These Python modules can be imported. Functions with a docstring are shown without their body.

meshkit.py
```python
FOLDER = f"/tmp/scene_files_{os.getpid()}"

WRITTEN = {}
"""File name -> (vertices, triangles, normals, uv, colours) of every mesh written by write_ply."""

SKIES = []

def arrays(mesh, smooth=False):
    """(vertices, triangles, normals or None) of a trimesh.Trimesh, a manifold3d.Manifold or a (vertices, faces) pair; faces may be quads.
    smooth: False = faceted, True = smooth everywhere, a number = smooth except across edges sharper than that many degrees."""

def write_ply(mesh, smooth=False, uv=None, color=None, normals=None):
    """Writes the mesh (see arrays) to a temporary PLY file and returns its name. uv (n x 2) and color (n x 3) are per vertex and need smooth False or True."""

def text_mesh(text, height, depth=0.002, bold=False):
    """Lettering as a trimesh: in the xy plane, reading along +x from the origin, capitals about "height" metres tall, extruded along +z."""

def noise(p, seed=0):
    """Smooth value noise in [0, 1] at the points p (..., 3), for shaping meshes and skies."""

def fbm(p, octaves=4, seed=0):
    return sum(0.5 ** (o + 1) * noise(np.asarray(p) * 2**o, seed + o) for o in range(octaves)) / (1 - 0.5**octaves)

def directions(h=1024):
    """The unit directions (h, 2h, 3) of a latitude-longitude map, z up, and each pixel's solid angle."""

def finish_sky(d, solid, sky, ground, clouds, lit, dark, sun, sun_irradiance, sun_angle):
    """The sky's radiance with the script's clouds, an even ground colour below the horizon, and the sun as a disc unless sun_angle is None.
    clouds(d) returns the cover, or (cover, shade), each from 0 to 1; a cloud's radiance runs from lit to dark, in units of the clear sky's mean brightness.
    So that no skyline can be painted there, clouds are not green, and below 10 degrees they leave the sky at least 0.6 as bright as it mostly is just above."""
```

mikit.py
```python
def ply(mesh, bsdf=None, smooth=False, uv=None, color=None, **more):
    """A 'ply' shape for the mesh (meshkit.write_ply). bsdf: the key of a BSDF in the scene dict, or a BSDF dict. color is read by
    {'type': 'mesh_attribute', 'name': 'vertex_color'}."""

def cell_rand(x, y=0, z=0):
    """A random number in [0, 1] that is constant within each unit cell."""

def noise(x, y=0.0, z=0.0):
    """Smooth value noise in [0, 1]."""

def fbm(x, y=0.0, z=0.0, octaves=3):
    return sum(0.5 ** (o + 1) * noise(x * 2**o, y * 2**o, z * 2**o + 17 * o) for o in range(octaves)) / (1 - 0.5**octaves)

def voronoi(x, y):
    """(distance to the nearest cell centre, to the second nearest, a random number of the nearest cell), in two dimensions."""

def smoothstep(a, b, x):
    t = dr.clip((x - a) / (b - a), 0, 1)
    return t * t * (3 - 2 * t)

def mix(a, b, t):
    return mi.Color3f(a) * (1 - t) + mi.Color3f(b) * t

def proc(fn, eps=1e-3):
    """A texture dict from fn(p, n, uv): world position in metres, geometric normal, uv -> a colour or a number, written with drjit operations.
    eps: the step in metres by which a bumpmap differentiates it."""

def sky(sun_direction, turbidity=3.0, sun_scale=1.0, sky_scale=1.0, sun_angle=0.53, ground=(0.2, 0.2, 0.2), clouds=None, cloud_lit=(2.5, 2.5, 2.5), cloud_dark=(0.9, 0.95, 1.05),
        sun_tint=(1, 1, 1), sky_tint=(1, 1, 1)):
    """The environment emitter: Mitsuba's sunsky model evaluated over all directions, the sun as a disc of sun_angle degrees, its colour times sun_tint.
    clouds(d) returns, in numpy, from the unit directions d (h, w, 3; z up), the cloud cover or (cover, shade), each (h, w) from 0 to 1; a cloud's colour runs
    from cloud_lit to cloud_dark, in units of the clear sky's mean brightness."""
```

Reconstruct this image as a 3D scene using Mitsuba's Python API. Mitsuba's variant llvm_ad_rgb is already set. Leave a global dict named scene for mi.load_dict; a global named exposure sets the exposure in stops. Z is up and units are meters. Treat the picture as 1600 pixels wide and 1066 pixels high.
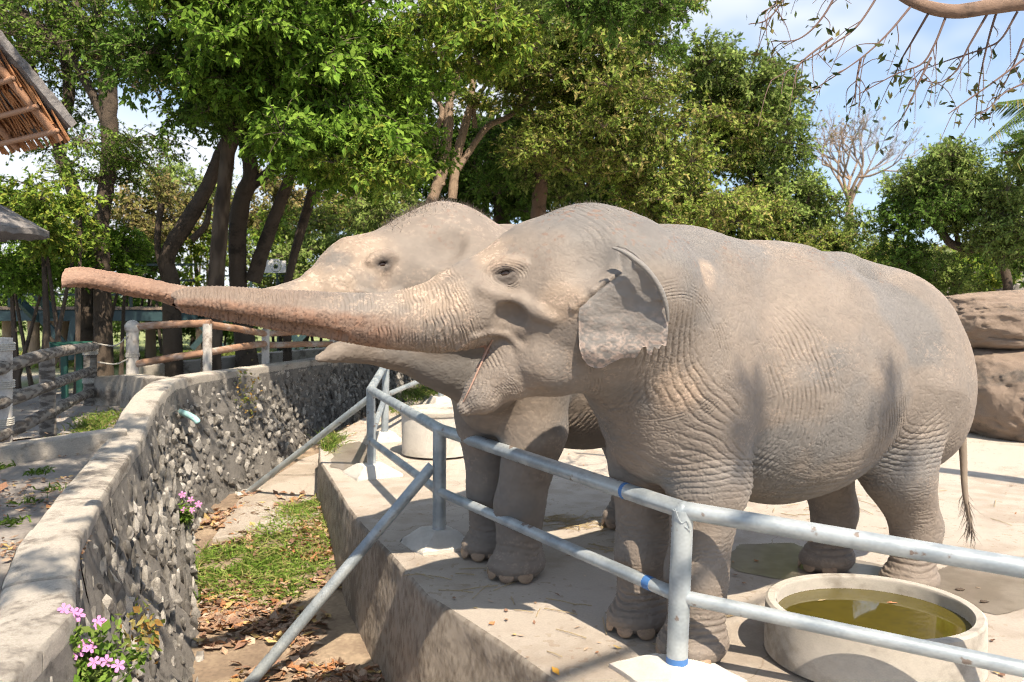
import math, random
import numpy as np, trimesh, manifold3d, shapely.geometry as sg
import mitsuba as mi, drjit as dr
import mikit, meshkit
from mikit import proc, ply, fbm, noise, voronoi, smoothstep, mix

# ---------------------------------------------------------------- camera, sky, exposure
EYE, PITCH, FPX = np.array([0.0, 0.0, 1.9]), math.radians(2.58), 1400.0     # focal length in pixels of the 1600 px wide photograph
FWD, UP = np.array([0, math.cos(PITCH), -math.sin(PITCH)]), np.array([0, math.sin(PITCH), math.cos(PITCH)])
T = mi.ScalarTransform4f
scene, labels = {'type': 'scene'}, {}
scene['camera'] = {'type': 'thinlens', 'fov': math.degrees(2 * math.atan(800 / FPX)), 'fov_axis': 'x', 'aperture_radius': 0.004, 'focus_distance': 4.8,
                   'near_clip': 0.05, 'far_clip': 2000.0, 'to_world': T().look_at(origin=EYE.tolist(), target=(EYE + FWD).tolist(), up=UP.tolist())}
SUN_AZ, SUN_EL = math.radians(22), math.radians(49)      # the sun stands behind the camera, to the right
SUN = np.array([math.sin(SUN_AZ) * math.cos(SUN_EL), -math.cos(SUN_AZ) * math.cos(SUN_EL), math.sin(SUN_EL)])
exposure = 2.45


def clouds(d):
    q = d * np.array([2.4, 2.4, 4.5])
    n = meshkit.fbm(q * 1.3 + [3.1, 0.4, 1.7], 5, 3)
    return np.clip(0.20 + np.clip((n - 0.45) / 0.16, 0, 1) * 0.66, 0, 1), np.clip((n - 0.62) * 1.0, 0, 0.3)


scene['daylight'] = mikit.sky(SUN, turbidity=3.0, clouds=clouds, cloud_lit=(2.3, 2.33, 2.4), cloud_dark=(1.4, 1.45, 1.55), sun_tint=(0.97, 1.0, 1.05), ground=(0.25, 0.24, 0.2))

# ---------------------------------------------------------------- helpers
rng = np.random.default_rng(7)
random.seed(7)


def ray(px, py):
    return FWD + (px - 800) / FPX * np.array([1.0, 0, 0]) - (py - 533) / FPX * UP


def P(px, py, depth):                     # the point of a viewing ray at this distance ahead
    d = ray(px, py)
    return EYE + d * depth / d[1]


def G(px, py, z=0.0):                     # ... at this height
    d = ray(px, py)
    return EYE + d * (z - EYE[2]) / d[2]


def PL(px, py, point, normal):            # ... on this plane
    d = ray(px, py)
    return EYE + d * np.dot(point - EYE, normal) / np.dot(d, normal)


def unit(v):
    v = np.asarray(v, float)
    return v / np.linalg.norm(v)


def numbered(key):
    if not any(k == key or k.startswith(key + '__') for k in list(scene) + list(labels)):
        return key
    n = 1
    while any(k == f'{key}_{n:03d}' or k.startswith(f'{key}_{n:03d}__') for k in list(scene) + list(labels)):
        n += 1
    return f'{key}_{n:03d}'


COUNT = {}


def thing(name, label, cat, group=None, kind=None):
    key = numbered(name)
    labels[key] = {'label': label, 'category': cat}
    if group:
        labels[key]['group'] = group
    if kind:
        labels[key]['kind'] = kind
    return key


def part(parent, name, mesh, bsdf, smooth=False, label=None, kind=None, **kw):
    base = f'{parent}__{name}'
    n = COUNT.get(base, -1) + 1
    COUNT[base] = n
    key = base if n == 0 else f'{base}_{n:03d}'
    scene[key] = mesh if isinstance(mesh, dict) else ply(mesh, bsdf, smooth, **kw)
    if label or kind:
        labels[key] = {k: v for k, v in (('label', label), ('kind', kind)) if v}
    return key


def single(name, mesh, bsdf, label, cat, smooth=False, group=None, kind=None, **kw):
    key = thing(name, label, cat, group, kind)
    scene[key] = mesh if isinstance(mesh, dict) else ply(mesh, bsdf, smooth, **kw)
    return key


def join(ms):
    vs, fs, at = [], [], 0
    for v, f in ms:
        v, f = np.asarray(v, float), np.asarray(f, int)
        if f.shape[1] == 4:
            f = np.vstack([f[:, [0, 1, 2]], f[:, [0, 2, 3]]])
        vs.append(v); fs.append(f + at); at += len(v)
    return np.vstack(vs), np.vstack(fs)


def vf(m):
    return np.asarray(m.vertices), np.asarray(m.faces)


def outward(m):
    t = trimesh.Trimesh(*join([m]), process=False)
    return (np.asarray(t.vertices), np.asarray(t.faces) if t.volume > 0 else np.asarray(t.faces)[:, ::-1])


def facing(m, point):                     # an open sheet turned so that most of it faces this point
    v, f = join([m])
    n = np.cross(v[f[:, 1]] - v[f[:, 0]], v[f[:, 2]] - v[f[:, 0]])
    return (v, f) if np.sum(np.sign((n * (np.asarray(point) - v[f[:, 0]])).sum(1))) > 0 else (v, f[:, ::-1])


def frames(pts):
    pts = np.asarray(pts, float)
    t = np.gradient(pts, axis=0)
    t /= np.linalg.norm(t, axis=1, keepdims=True) + 1e-12
    a = np.array([0, 0, 1.0]) if abs(t[0][2]) < 0.9 else np.array([1.0, 0, 0])
    ns = []
    for k in t:
        a = a - k * np.dot(a, k)
        a = a / (np.linalg.norm(a) + 1e-12)
        ns.append(a)
    ns = np.array(ns)
    return t, ns, np.cross(t, ns)


def tube(pts, radii, sides=10, caps=True, rough=0.0, seed=0):
    pts = np.asarray(pts, float)
    r = np.broadcast_to(np.asarray(radii, float), (len(pts),))
    t, n, b = frames(pts)
    ang = np.arange(sides) * 2 * np.pi / sides
    rr = r[:, None] * np.ones(sides)
    if rough:
        q = pts[:, None] + (np.cos(ang)[None, :, None] * n[:, None] + np.sin(ang)[None, :, None] * b[:, None]) * rr[..., None]
        rr = rr * (1 + rough * (meshkit.fbm(q * 6.0 / (1 + 0 * q), 3, seed) - 0.5) * 2)
    v = pts[:, None] + rr[..., None] * (np.cos(ang)[None, :, None] * n[:, None] + np.sin(ang)[None, :, None] * b[:, None])
    m = len(pts)
    i, j = np.meshgrid(np.arange(m - 1), np.arange(sides), indexing='ij')
    a0, a1 = i * sides + j, i * sides + (j + 1) % sides
    f = np.stack([a0, a1, a1 + sides, a0 + sides], -1).reshape(-1, 4)
    f = np.vstack([f[:, [0, 1, 2]], f[:, [0, 2, 3]]])
    v = v.reshape(-1, 3)
    if caps:
        v = np.vstack([v, pts[:1], pts[-1:]])
        k = np.arange(sides)
        f = np.vstack([f, np.stack([(k + 1) % sides, k, k * 0 + m * sides], 1), np.stack([(m - 1) * sides + k, (m - 1) * sides + (k + 1) % sides, k * 0 + m * sides + 1], 1)])
    return v, f


def curve(pts, n=24):                     # a smooth curve through points (Catmull-Rom), any number of columns
    p = np.asarray(pts, float)
    p = np.vstack([2 * p[0] - p[1], p, 2 * p[-1] - p[-2]])
    out = []
    segs = len(p) - 3
    for u in np.linspace(0, segs - 1e-9, n):
        i = int(u); t = u - i
        a, b, c, d = p[i:i + 4]
        out.append(0.5 * (2 * b + (c - a) * t + (2 * a - 5 * b + 4 * c - d) * t * t + (3 * b - a - 3 * c + d) * t ** 3))
    return np.array(out)


def box(size, center=(0, 0, 0), yaw=0.0, bevel=0.0):
    if bevel:
        s = np.asarray(size) / 2 - bevel
        m = manifold3d.Manifold.hull_points(np.vstack([np.array([[i, j, k]]) * s + np.eye(3)[a] * g * bevel for i in (-1, 1) for j in (-1, 1) for k in (-1, 1) for a in range(3) for g in (-1, 1)]))
        mm = m.to_mesh()
        v, f = np.array(mm.vert_properties[:, :3]), np.array(mm.tri_verts)
    else:
        v, f = vf(trimesh.creation.box(size))
    c, s_ = math.cos(yaw), math.sin(yaw)
    v = v @ np.array([[c, s_, 0], [-s_, c, 0], [0, 0, 1]]) + np.asarray(center)
    return v, f


def beam(a, b, w, h, bevel=0.0):          # a straight squared timber from a to b
    a, b = np.asarray(a, float), np.asarray(b, float)
    d = unit(b - a)
    up = np.array([0, 0, 1.0]) if abs(d[2]) < 0.95 else np.array([0, 1.0, 0])
    s = unit(np.cross(up, d)); u = np.cross(d, s)
    v, f = box((np.linalg.norm(b - a), w, h), bevel=bevel)
    return v[:, :1] * d + v[:, 1:2] * s + v[:, 2:3] * u + (a + b) / 2, f


def lathe(profile, center, sides=48):
    m = trimesh.creation.revolve(np.asarray(profile, float), sections=sides)
    return np.asarray(m.vertices) + np.asarray(center), np.asarray(m.faces)


def rock(seed, r=(1, 1, 1), n=14):
    g = np.random.default_rng(seed)
    q = g.normal(size=(n, 3)); q /= np.linalg.norm(q, axis=1, keepdims=True)
    h = trimesh.Trimesh(q * g.uniform(0.7, 1.05, (n, 1)) * np.asarray(r)).convex_hull
    return np.asarray(h.vertices), np.asarray(h.faces)


def rgb(*c):
    return {'type': 'rgb', 'value': list(c)}


def principled(color, rough=0.7, **kw):
    c = rgb(*color) if isinstance(color, (tuple, list)) else color
    return {'type': 'principled', 'base_color': c, 'roughness': rough, **kw}


def two(b):
    return {'type': 'twosided', 'b': b}


def bump(b, fn, eps=2e-3, scale=1.0):
    return {'type': 'bumpmap', 'tex': proc(fn, eps), 'scale': scale, 'b': b}


VC = {'type': 'mesh_attribute', 'name': 'vertex_color'}
# what the crown overhead shades: x, y, height, spread x, spread y, boughs; and small breaks of shade on the elephants
SHADE = [(-6.2, 9.6, 0.9, 0.7, 1.0, 26), (-5.6, 12.0, 0.9, 0.9, 0.9, 20), (-5.0, 6.6, 0.5, 0.7, 1.2, 26), (-7.0, 9.0, 0.5, 0.8, 1.5, 24), (-5.8, 8.0, 0.5, 1.0, 1.6, 42), (-4.4, 6.0, 0.5, 0.6, 1.2, 26), (-6.5, 11.5, 0.5, 1.4, 1.6, 34), (-2.6, 4.2, 0.5, 0.35, 0.6, 5)]
SPOTS = [(1392, 730, 5.25, 0.10, 5), (1140, 700, 4.65, 0.07, 4)]
# ---------------------------------------------------------------- materials
def M(name, b):
    scene[name] = b
    return name


def stained(base, dark, scale, amount, grain=0.06, warm=None):
    base, dark = tuple(base), tuple(dark)

    def fn(p, n, uv):
        a = fbm(p.x * scale, p.y * scale, p.z * scale, 4)
        b = fbm(p.x * scale * 7 + 3, p.y * scale * 7, p.z * scale * 7, 3)
        g = noise(p.x * 160, p.y * 160, p.z * 160)
        t = smoothstep(0.48, 0.72, a * 0.7 + b * 0.3) * amount
        c = mix(base, dark, t)
        return c * (1 - grain + 2 * grain * g) * (0.9 + 0.2 * b)
    return proc(fn)


def concrete_bump(p, n, uv):
    return 0.002 * fbm(p.x * 25, p.y * 25, p.z * 25, 3) + 0.0008 * noise(p.x * 180, p.y * 180, p.z * 180)


def platform_color(p, n, uv):
    a = fbm(p.x * 0.9, p.y * 0.9, 1.0, 4)
    b = fbm(p.x * 6, p.y * 6, 2.0, 3)
    g = noise(p.x * 120, p.y * 120)
    d, d2, w = voronoi(p.x * 0.33 + 0.35 * fbm(p.x * 2, p.y * 2, 0.0, 3), p.y * 0.33 + 0.35 * fbm(p.x * 2, p.y * 2, 7.0, 3))
    crack = 1 - smoothstep(0.0, 0.006, d2 - d)
    c = mix((0.365, 0.328, 0.287), (0.29, 0.25, 0.21), smoothstep(0.45, 0.7, 0.6 * a + 0.4 * b))
    c = mix(c, (0.17, 0.13, 0.10), 0.55 * crack)
    speck = smoothstep(0.80, 0.86, noise(p.x * 28, p.y * 28, 3.0)) * smoothstep(0.5, 0.62, fbm(p.x * 1.5, p.y * 1.5, 9.0, 2))
    c = mix(c, (0.20, 0.14, 0.09), 0.35 * speck)
    return c * (0.94 + 0.12 * g)


def soil_color(p, n, uv):
    a = fbm(p.x * 2.2, p.y * 2.2, 1.0, 4)
    b = noise(p.x * 45, p.y * 45, p.z * 45)
    return mix((0.20, 0.15, 0.11), (0.32, 0.25, 0.18), smoothstep(0.35, 0.65, a)) * (0.8 + 0.4 * b)


def stone_color(p, n, uv):
    a = fbm(p.x * 5, p.y * 5, p.z * 5, 4)
    b = noise(p.x * 60, p.y * 60, p.z * 60)
    w = smoothstep(0.62, 0.75, fbm(p.x * 11 + 5, p.y * 11, p.z * 11, 3))
    return mix(mix((0.08, 0.077, 0.073), (0.23, 0.22, 0.205), smoothstep(0.3, 0.65, a)), (0.50, 0.48, 0.45), 0.8 * w) * (0.8 + 0.4 * b)


def rock_bump(p, n, uv):
    return 0.012 * fbm(p.x * 16, p.y * 16, p.z * 16, 4)


def bark_color(p, n, uv):
    a = fbm(p.x * 9, p.y * 9, p.z * 2.5, 3)
    return mix((0.05, 0.038, 0.03), (0.135, 0.105, 0.08), smoothstep(0.3, 0.7, a))


def log_color(p, n, uv):
    a = fbm(p.x * 11, p.y * 11, p.z * 30, 4)
    return mix((0.09, 0.078, 0.068), (0.25, 0.23, 0.205), smoothstep(0.35, 0.65, a))


def steel_color(p, n, uv):
    a = fbm(p.x * 7, p.y * 7, p.z * 7, 4)
    b = noise(p.x * 90, p.y * 90, p.z * 90)
    c = mix((0.30, 0.35, 0.39), (0.44, 0.49, 0.52), smoothstep(0.35, 0.65, a)) * (0.92 + 0.14 * b)
    r = smoothstep(0.70, 0.76, fbm(p.x * 17, p.y * 13, p.z * 13, 4))
    return mix(c, (0.17, 0.10, 0.06), 0.7 * r)


def wall_color(p, n, uv):
    a = fbm(p.x * 3, p.y * 3, p.z * 1.2, 4)
    b = fbm(p.x * 30, p.y * 30, p.z * 14, 3)
    return mix((0.31, 0.275, 0.235), (0.17, 0.145, 0.12), smoothstep(0.36, 0.66, 0.5 * a + 0.5 * b))


def skin_bump(p, n, uv):
    a = noise(p.x * 95, p.y * 95, p.z * 95)
    b = noise(p.x * 210, p.y * 210, p.z * 210)
    return 0.0018 * a + 0.0008 * b


M('skin', bump(principled(VC, 0.62, specular=0.35), skin_bump, 1.5e-3))
M('ear_skin', two(bump(principled(VC, 0.62, specular=0.35), skin_bump, 1.5e-3)))
M('eye_gloss', principled((0.03, 0.018, 0.012), 0.08))
M('nail', principled(stained((0.30, 0.215, 0.15), (0.17, 0.125, 0.095), 14.0, 0.9, 0.1), 0.6))
M('hair', two(principled((0.10, 0.08, 0.065), 0.5)))
M('platform_top', bump(principled(proc(platform_color), 0.85), concrete_bump, 2e-3))
M('platform_face', bump(principled(proc(wall_color), 0.9), rock_bump, 3e-3, 0.6))
M('concrete', bump(principled(stained((0.40, 0.375, 0.335), (0.19, 0.17, 0.145), 3.0, 0.9), 0.85), concrete_bump, 2e-3))
M('cap_concrete', bump(principled(stained((0.34, 0.315, 0.28), (0.145, 0.13, 0.115), 5.0, 1.0, 0.16), 0.9), concrete_bump, 2e-3, 2.0))
M('soil', two(bump(principled(proc(soil_color), 0.95), rock_bump, 4e-3)))
M('pale_stone', bump(principled(stained((0.34, 0.325, 0.30), (0.13, 0.124, 0.115), 9.0, 1.0, 0.2), 0.85), rock_bump, 3e-3))
M('stone', bump(principled(proc(stone_color), 0.85), rock_bump, 3e-3))
M('mortar', bump(principled(stained((0.15, 0.142, 0.133), (0.05, 0.048, 0.045), 5.0, 1.0, 0.15), 0.95), rock_bump, 4e-3))
M('bark', bump(principled(proc(bark_color), 0.9), rock_bump, 4e-3, 1.5))
M('log', principled(proc(log_color), 0.9))
M('steel', principled(proc(steel_color), 0.42, metallic=0.35, specular=0.5))
M('blue_paint', principled((0.06, 0.17, 0.42), 0.5))
M('vertex_matte', two(principled(VC, 0.8)))
M('leaf', {'type': 'principledthin', 'base_color': VC, 'roughness': 0.38, 'diff_trans': 0.5, 'spec_trans': 0.0, 'eta': 1.35})
M('ear_fold_skin', bump(principled((0.26, 0.215, 0.155), 0.62, specular=0.35), skin_bump, 1.5e-3))
M('ear_rim_skin', bump(principled((0.22, 0.212, 0.205), 0.62, specular=0.35), skin_bump, 1.5e-3))
M('tail_skin', bump(principled((0.25, 0.205, 0.165), 0.65, specular=0.35), skin_bump, 1.5e-3))
M('pale_concrete', bump(principled(stained((0.52, 0.50, 0.465), (0.32, 0.295, 0.26), 3.0, 0.7), 0.85), concrete_bump, 2e-3))
M('murky_water', principled(stained((0.080, 0.066, 0.010), (0.050, 0.043, 0.010), 3.0, 0.9, 0.02), 0.02, specular=0.5))
M('wet', principled(stained((0.25, 0.22, 0.19), (0.17, 0.145, 0.12), 2.0, 0.8), 0.10, specular=0.5))
M('white_post', principled(stained((0.52, 0.50, 0.47), (0.24, 0.20, 0.17), 6.0, 1.0, 0.1), 0.8))
M('rope', principled((0.52, 0.50, 0.45), 0.9))
M('rusty', principled(stained((0.34, 0.20, 0.13), (0.40, 0.36, 0.33), 4.0, 1.0, 0.1), 0.8))
M('green_paint', principled((0.02, 0.085, 0.065), 0.5))
M('deck_wood', principled((0.26, 0.20, 0.16), 0.85))
M('teal_steel', principled((0.03, 0.065, 0.075), 0.5))
M('teal_dark', principled((0.02, 0.045, 0.045), 0.5))
M('white_paint', principled((0.8, 0.8, 0.8), 0.5))
M('trunk_tan', principled((0.30, 0.22, 0.15), 0.9))
M('reed', principled(stained((0.45, 0.22, 0.10), (0.20, 0.09, 0.045), 6.0, 1.0, 0.15), 0.8))
M('bamboo', principled((0.36, 0.20, 0.12), 0.6))
M('thatch_grey', two(bump(principled(stained((0.20, 0.19, 0.19), (0.09, 0.085, 0.085), 5.0, 1.0, 0.2), 0.95), rock_bump, 4e-3, 2.0)))
M('boulder_rock', bump(principled(stained((0.22, 0.17, 0.135), (0.09, 0.078, 0.068), 2.2, 1.0, 0.15), 0.9), rock_bump, 4e-3, 2.0))
M('green_stem', principled((0.10, 0.15, 0.04), 0.7))
M('pink_petal', {'type': 'principledthin', 'base_color': rgb(0.74, 0.34, 0.66), 'roughness': 0.6, 'diff_trans': 0.6})
M('cyan_plastic', principled((0.35, 0.62, 0.65), 0.4))
M('dark_bark', principled(stained((0.085, 0.065, 0.050), (0.035, 0.028, 0.022), 5.0, 1.0, 0.2), 0.9))
M('tan_bark', principled(stained((0.30, 0.225, 0.165), (0.16, 0.12, 0.09), 4.0, 1.0, 0.2), 0.9))
M('orange_bark', bump(principled(stained((0.20, 0.135, 0.10), (0.09, 0.065, 0.05), 5.0, 1.0, 0.2), 0.9), rock_bump, 3e-3))
M('twig_bark', principled((0.15, 0.10, 0.085), 0.9))
M('hill_green', principled((0.09, 0.11, 0.04), 0.95))
M('straw', principled((0.38, 0.30, 0.18), 0.9))
M('mouth_pink', principled((0.36, 0.235, 0.19), 0.5))
# ---------------------------------------------------------------- the setting: land, pit, platform, walls
def grid_mesh(fn, us, vs):
    uu, vv = np.meshgrid(us, vs, indexing='ij')
    v = fn(uu.ravel(), vv.ravel())
    i, j = np.meshgrid(np.arange(len(us) - 1), np.arange(len(vs) - 1), indexing='ij')
    a = i * len(vs) + j
    return v, np.stack([a, a + len(vs), a + len(vs) + 1, a + 1], -1).reshape(-1, 4)


def along(pts, n=None, step=None):
    """Points at even steps along a polyline (any number of columns)."""
    p = np.asarray(pts, float)
    L = np.r_[0, np.cumsum(np.linalg.norm(np.diff(p[:, :2], axis=0), axis=1))]
    n = n or max(2, int(L[-1] / step) + 1)
    s = np.linspace(0, L[-1], n)
    return np.stack([np.interp(s, L, p[:, k]) for k in range(p.shape[1])], 1)


# the platform's rim, from the right past the camera, along the pit and off behind
RIM = [(9.0, -1.5), (3.2, 1.35), (1.6, 2.75), (0.55, 3.83), (0.19, 4.46), (-0.02, 4.86), (-0.343, 5.40), (-0.536, 5.70), (-0.90, 6.65), (-1.25, 7.5), (-1.49, 8.16), (-2.03, 9.85), (-2.28, 10.6), (-2.58, 12.0),
       (-2.40, 14.4), (-1.95, 17.0), (-1.2, 19.5), (0.5, 21.0)]
plat = sg.Polygon(RIM + [(14, 22), (26, 20), (26, -1.5)])
PIT = [(0.3, -0.98), (6.0, -0.98), (8.0, -0.86), (9.5, -0.60), (10.5, -0.50), (13, -0.45), (22, -0.40)]
pit_z = lambda y: np.interp(y, [a for a, _ in PIT], [b for _, b in PIT])
# the top and the foot of the stone wall that holds the visitors' side: x, y, top height / x, y
CAP = [(-1.45, 1.2, 0.60), (-1.72, 2.4, 0.60), (-1.78, 3.05, 0.60), (-1.88, 3.7, 0.60), (-2.16, 4.25, 0.60), (-2.42, 4.85, 0.60), (-2.68, 5.6, 0.60), (-2.95, 6.5, 0.62), (-3.12, 7.1, 0.64), (-3.30, 7.8, 0.68), (-3.62, 8.9, 0.84),
       (-3.80, 9.6, 0.92), (-3.90, 10.25, 0.98), (-3.86, 10.9, 1.00), (-3.77, 12.0, 0.97), (-3.60, 13.2, 0.95), (-3.42, 15, 0.90), (-3.12, 18, 0.82), (-2.35, 21, 0.8), (-0.6, 23.6, 0.8), (2.5, 25, 0.8)]
FOOT = [(-0.85, 1.2), (-1.15, 2.4), (-1.35, 3.4), (-1.62, 4.4), (-1.95, 5.4), (-2.36, 6.6), (-2.68, 7.6), (-3.02, 8.6), (-3.32, 9.3), (-3.45, 9.9), (-3.42, 10.5), (-3.25, 11.1), (-3.20, 12.2), (-3.2, 15), (-2.9, 18), (-2.05, 20.6), (-0.4, 22.8), (2.6, 24.2)]

# far land: one sheet to the horizon, sunk under the pit and the platform
near_hole = sg.Polygon([(x, y) for x, y, _ in CAP] + [(26, 25), (26, -4), (-1.2, -4)]).buffer(-0.06)



def sstep_(a, b, x):
    t = np.clip((x - a) / (b - a), 0, 1)
    return t * t * (3 - 2 * t)


def cap_z(x, y):
    c = along(CAP, 160)
    d = (x[:, None] - c[None, :, 0]) ** 2 + (y[:, None] - c[None, :, 1]) ** 2
    i = d.argmin(1)
    return c[i, 2], np.sqrt(d[np.arange(len(x)), i])


def land_height(x, y):
    z, d = cap_z(x, y)
    path = 0.45 + 0.0 * x
    near = np.where(y < 8.5, z - 0.12, 0.50)
    h = near * sstep_(2.5, 0.3, d) + path * (1 - sstep_(2.5, 0.3, d))
    h = h + 0.02 * (meshkit.fbm(np.stack([x * 1.5, y * 1.5, x * 0], 1), 3, 2) - 0.5) + 6.0 * sstep_(60, 300, np.hypot(x, y)) * 0.0
    back = sstep_(22, 26, y)
    inside = shapely.contains_xy(near_hole, x, y)
    return np.where(inside, np.where(y > 23.5, 0.0, -1.3), h * (1 - 0.0 * back))


import shapely
xs = np.r_[-900, -400, -150, -60, -35, -24, -18, np.arange(-14, 6, 0.22), np.arange(6, 30, 2.0), 40, 60, 150, 400, 900]
ys = np.r_[-60, -20, -8, np.arange(-4, 26, 0.22), np.arange(26, 44, 2.0), 60, 90, 150, 400, 900]
v, f = grid_mesh(lambda x, y: np.stack([x, y, land_height(x, y)], 1), xs, ys)
# cut the cells wholly inside the pit and platform away, so that the sheet ends under the wall
inside = shapely.contains_xy(near_hole.buffer(-0.5), v[:, 0], v[:, 1])
f = f[~inside[f].all(1)]


def land_color(p, n, uv):
    a = fbm(p.x * 0.8, p.y * 0.8, 1.0, 4)
    b = noise(p.x * 60, p.y * 60, 2.0)
    c = mix((0.17, 0.155, 0.145), (0.25, 0.23, 0.21), smoothstep(0.35, 0.65, a))
    green = smoothstep(15.0, 17.0, p.y + 3 * fbm(p.x * 0.5, p.y * 0.5, 3.0, 2)) * (1 - smoothstep(1.0, 2.0, dr.abs(p.x + 7.3)) * (1 - smoothstep(17.0, 19.0, p.y)))
    c = mix(c, mix((0.07, 0.10, 0.03), (0.17, 0.20, 0.07), a), green * 0.9)
    return c * (0.85 + 0.3 * b)


M('land', bump(principled(proc(land_color), 0.95), concrete_bump, 3e-3, 2.0))
scene['ground'] = ply((v, f), 'land', True)
labels['ground'] = {'kind': 'structure', 'label': 'grey trodden dirt on the visitors side, turning to grass under the trees', 'category': 'ground'}

# the pit between the wall and the platform
xs, ys = np.arange(-5.0, 4.0, 0.12), np.arange(0.2, 23, 0.12)
v, f = grid_mesh(lambda x, y: np.stack([x, y, pit_z(y) + 0.10 * (meshkit.fbm(np.stack([x, y, x * 0], 1) * 1.3, 4, 5) - 0.5)], 1), xs, ys)
scene['pit_floor'] = ply((v, f), 'soil', True)
labels['pit_floor'] = {'kind': 'structure', 'label': 'brown earth floor of the sunken strip between the stone wall and the platform', 'category': 'ground'}

# the concrete platform: top sheet, a face down into the pit with a chipped edge
rim = along(RIM, step=0.08)
e = trimesh.creation.triangulate_polygon(sg.Polygon([tuple(p) for p in rim] + [(14, 22), (26, 20), (26, -1.5)]), engine='earcut')
top = np.c_[np.asarray(e[0]), np.zeros(len(e[0]))]
scene['concrete_platform'] = ply((top, np.asarray(e[1])), 'platform_top')
labels['concrete_platform'] = {'kind': 'structure', 'label': 'pale cracked concrete yard that the elephants stand on', 'category': 'platform'}
nrm = np.gradient(rim, axis=0); nrm = np.stack([-nrm[:, 1], nrm[:, 0]], 1); nrm /= np.linalg.norm(nrm, axis=1, keepdims=True)
if np.dot(nrm[len(nrm) // 2], [-1, -0.3]) < 0:
    nrm = -nrm
lev = np.array([0.0, -0.012, -0.03, -0.08] + list(np.linspace(-0.14, -1.25, 24)))
out = np.array([0.0, 0.012, 0.018, 0.020] + list(np.linspace(0.022, 0.10, 24)))
face = np.concatenate([np.c_[rim + nrm * o, np.full(len(rim), z)][None] for z, o in zip(lev, out)])
wob = 0.028 * (meshkit.fbm(face.reshape(-1, 3) * 5, 4, 8) - 0.5).reshape(face.shape[:2])
wob[0] = 0
face[..., :2] += nrm[None] * (wob * np.array([0, 0.3, 0.6] + [1] * 25)[:, None])[..., None]
m, k = face.shape[:2]
i, j = np.meshgrid(np.arange(m - 1), np.arange(k - 1), indexing='ij')
a = i * k + j
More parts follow.
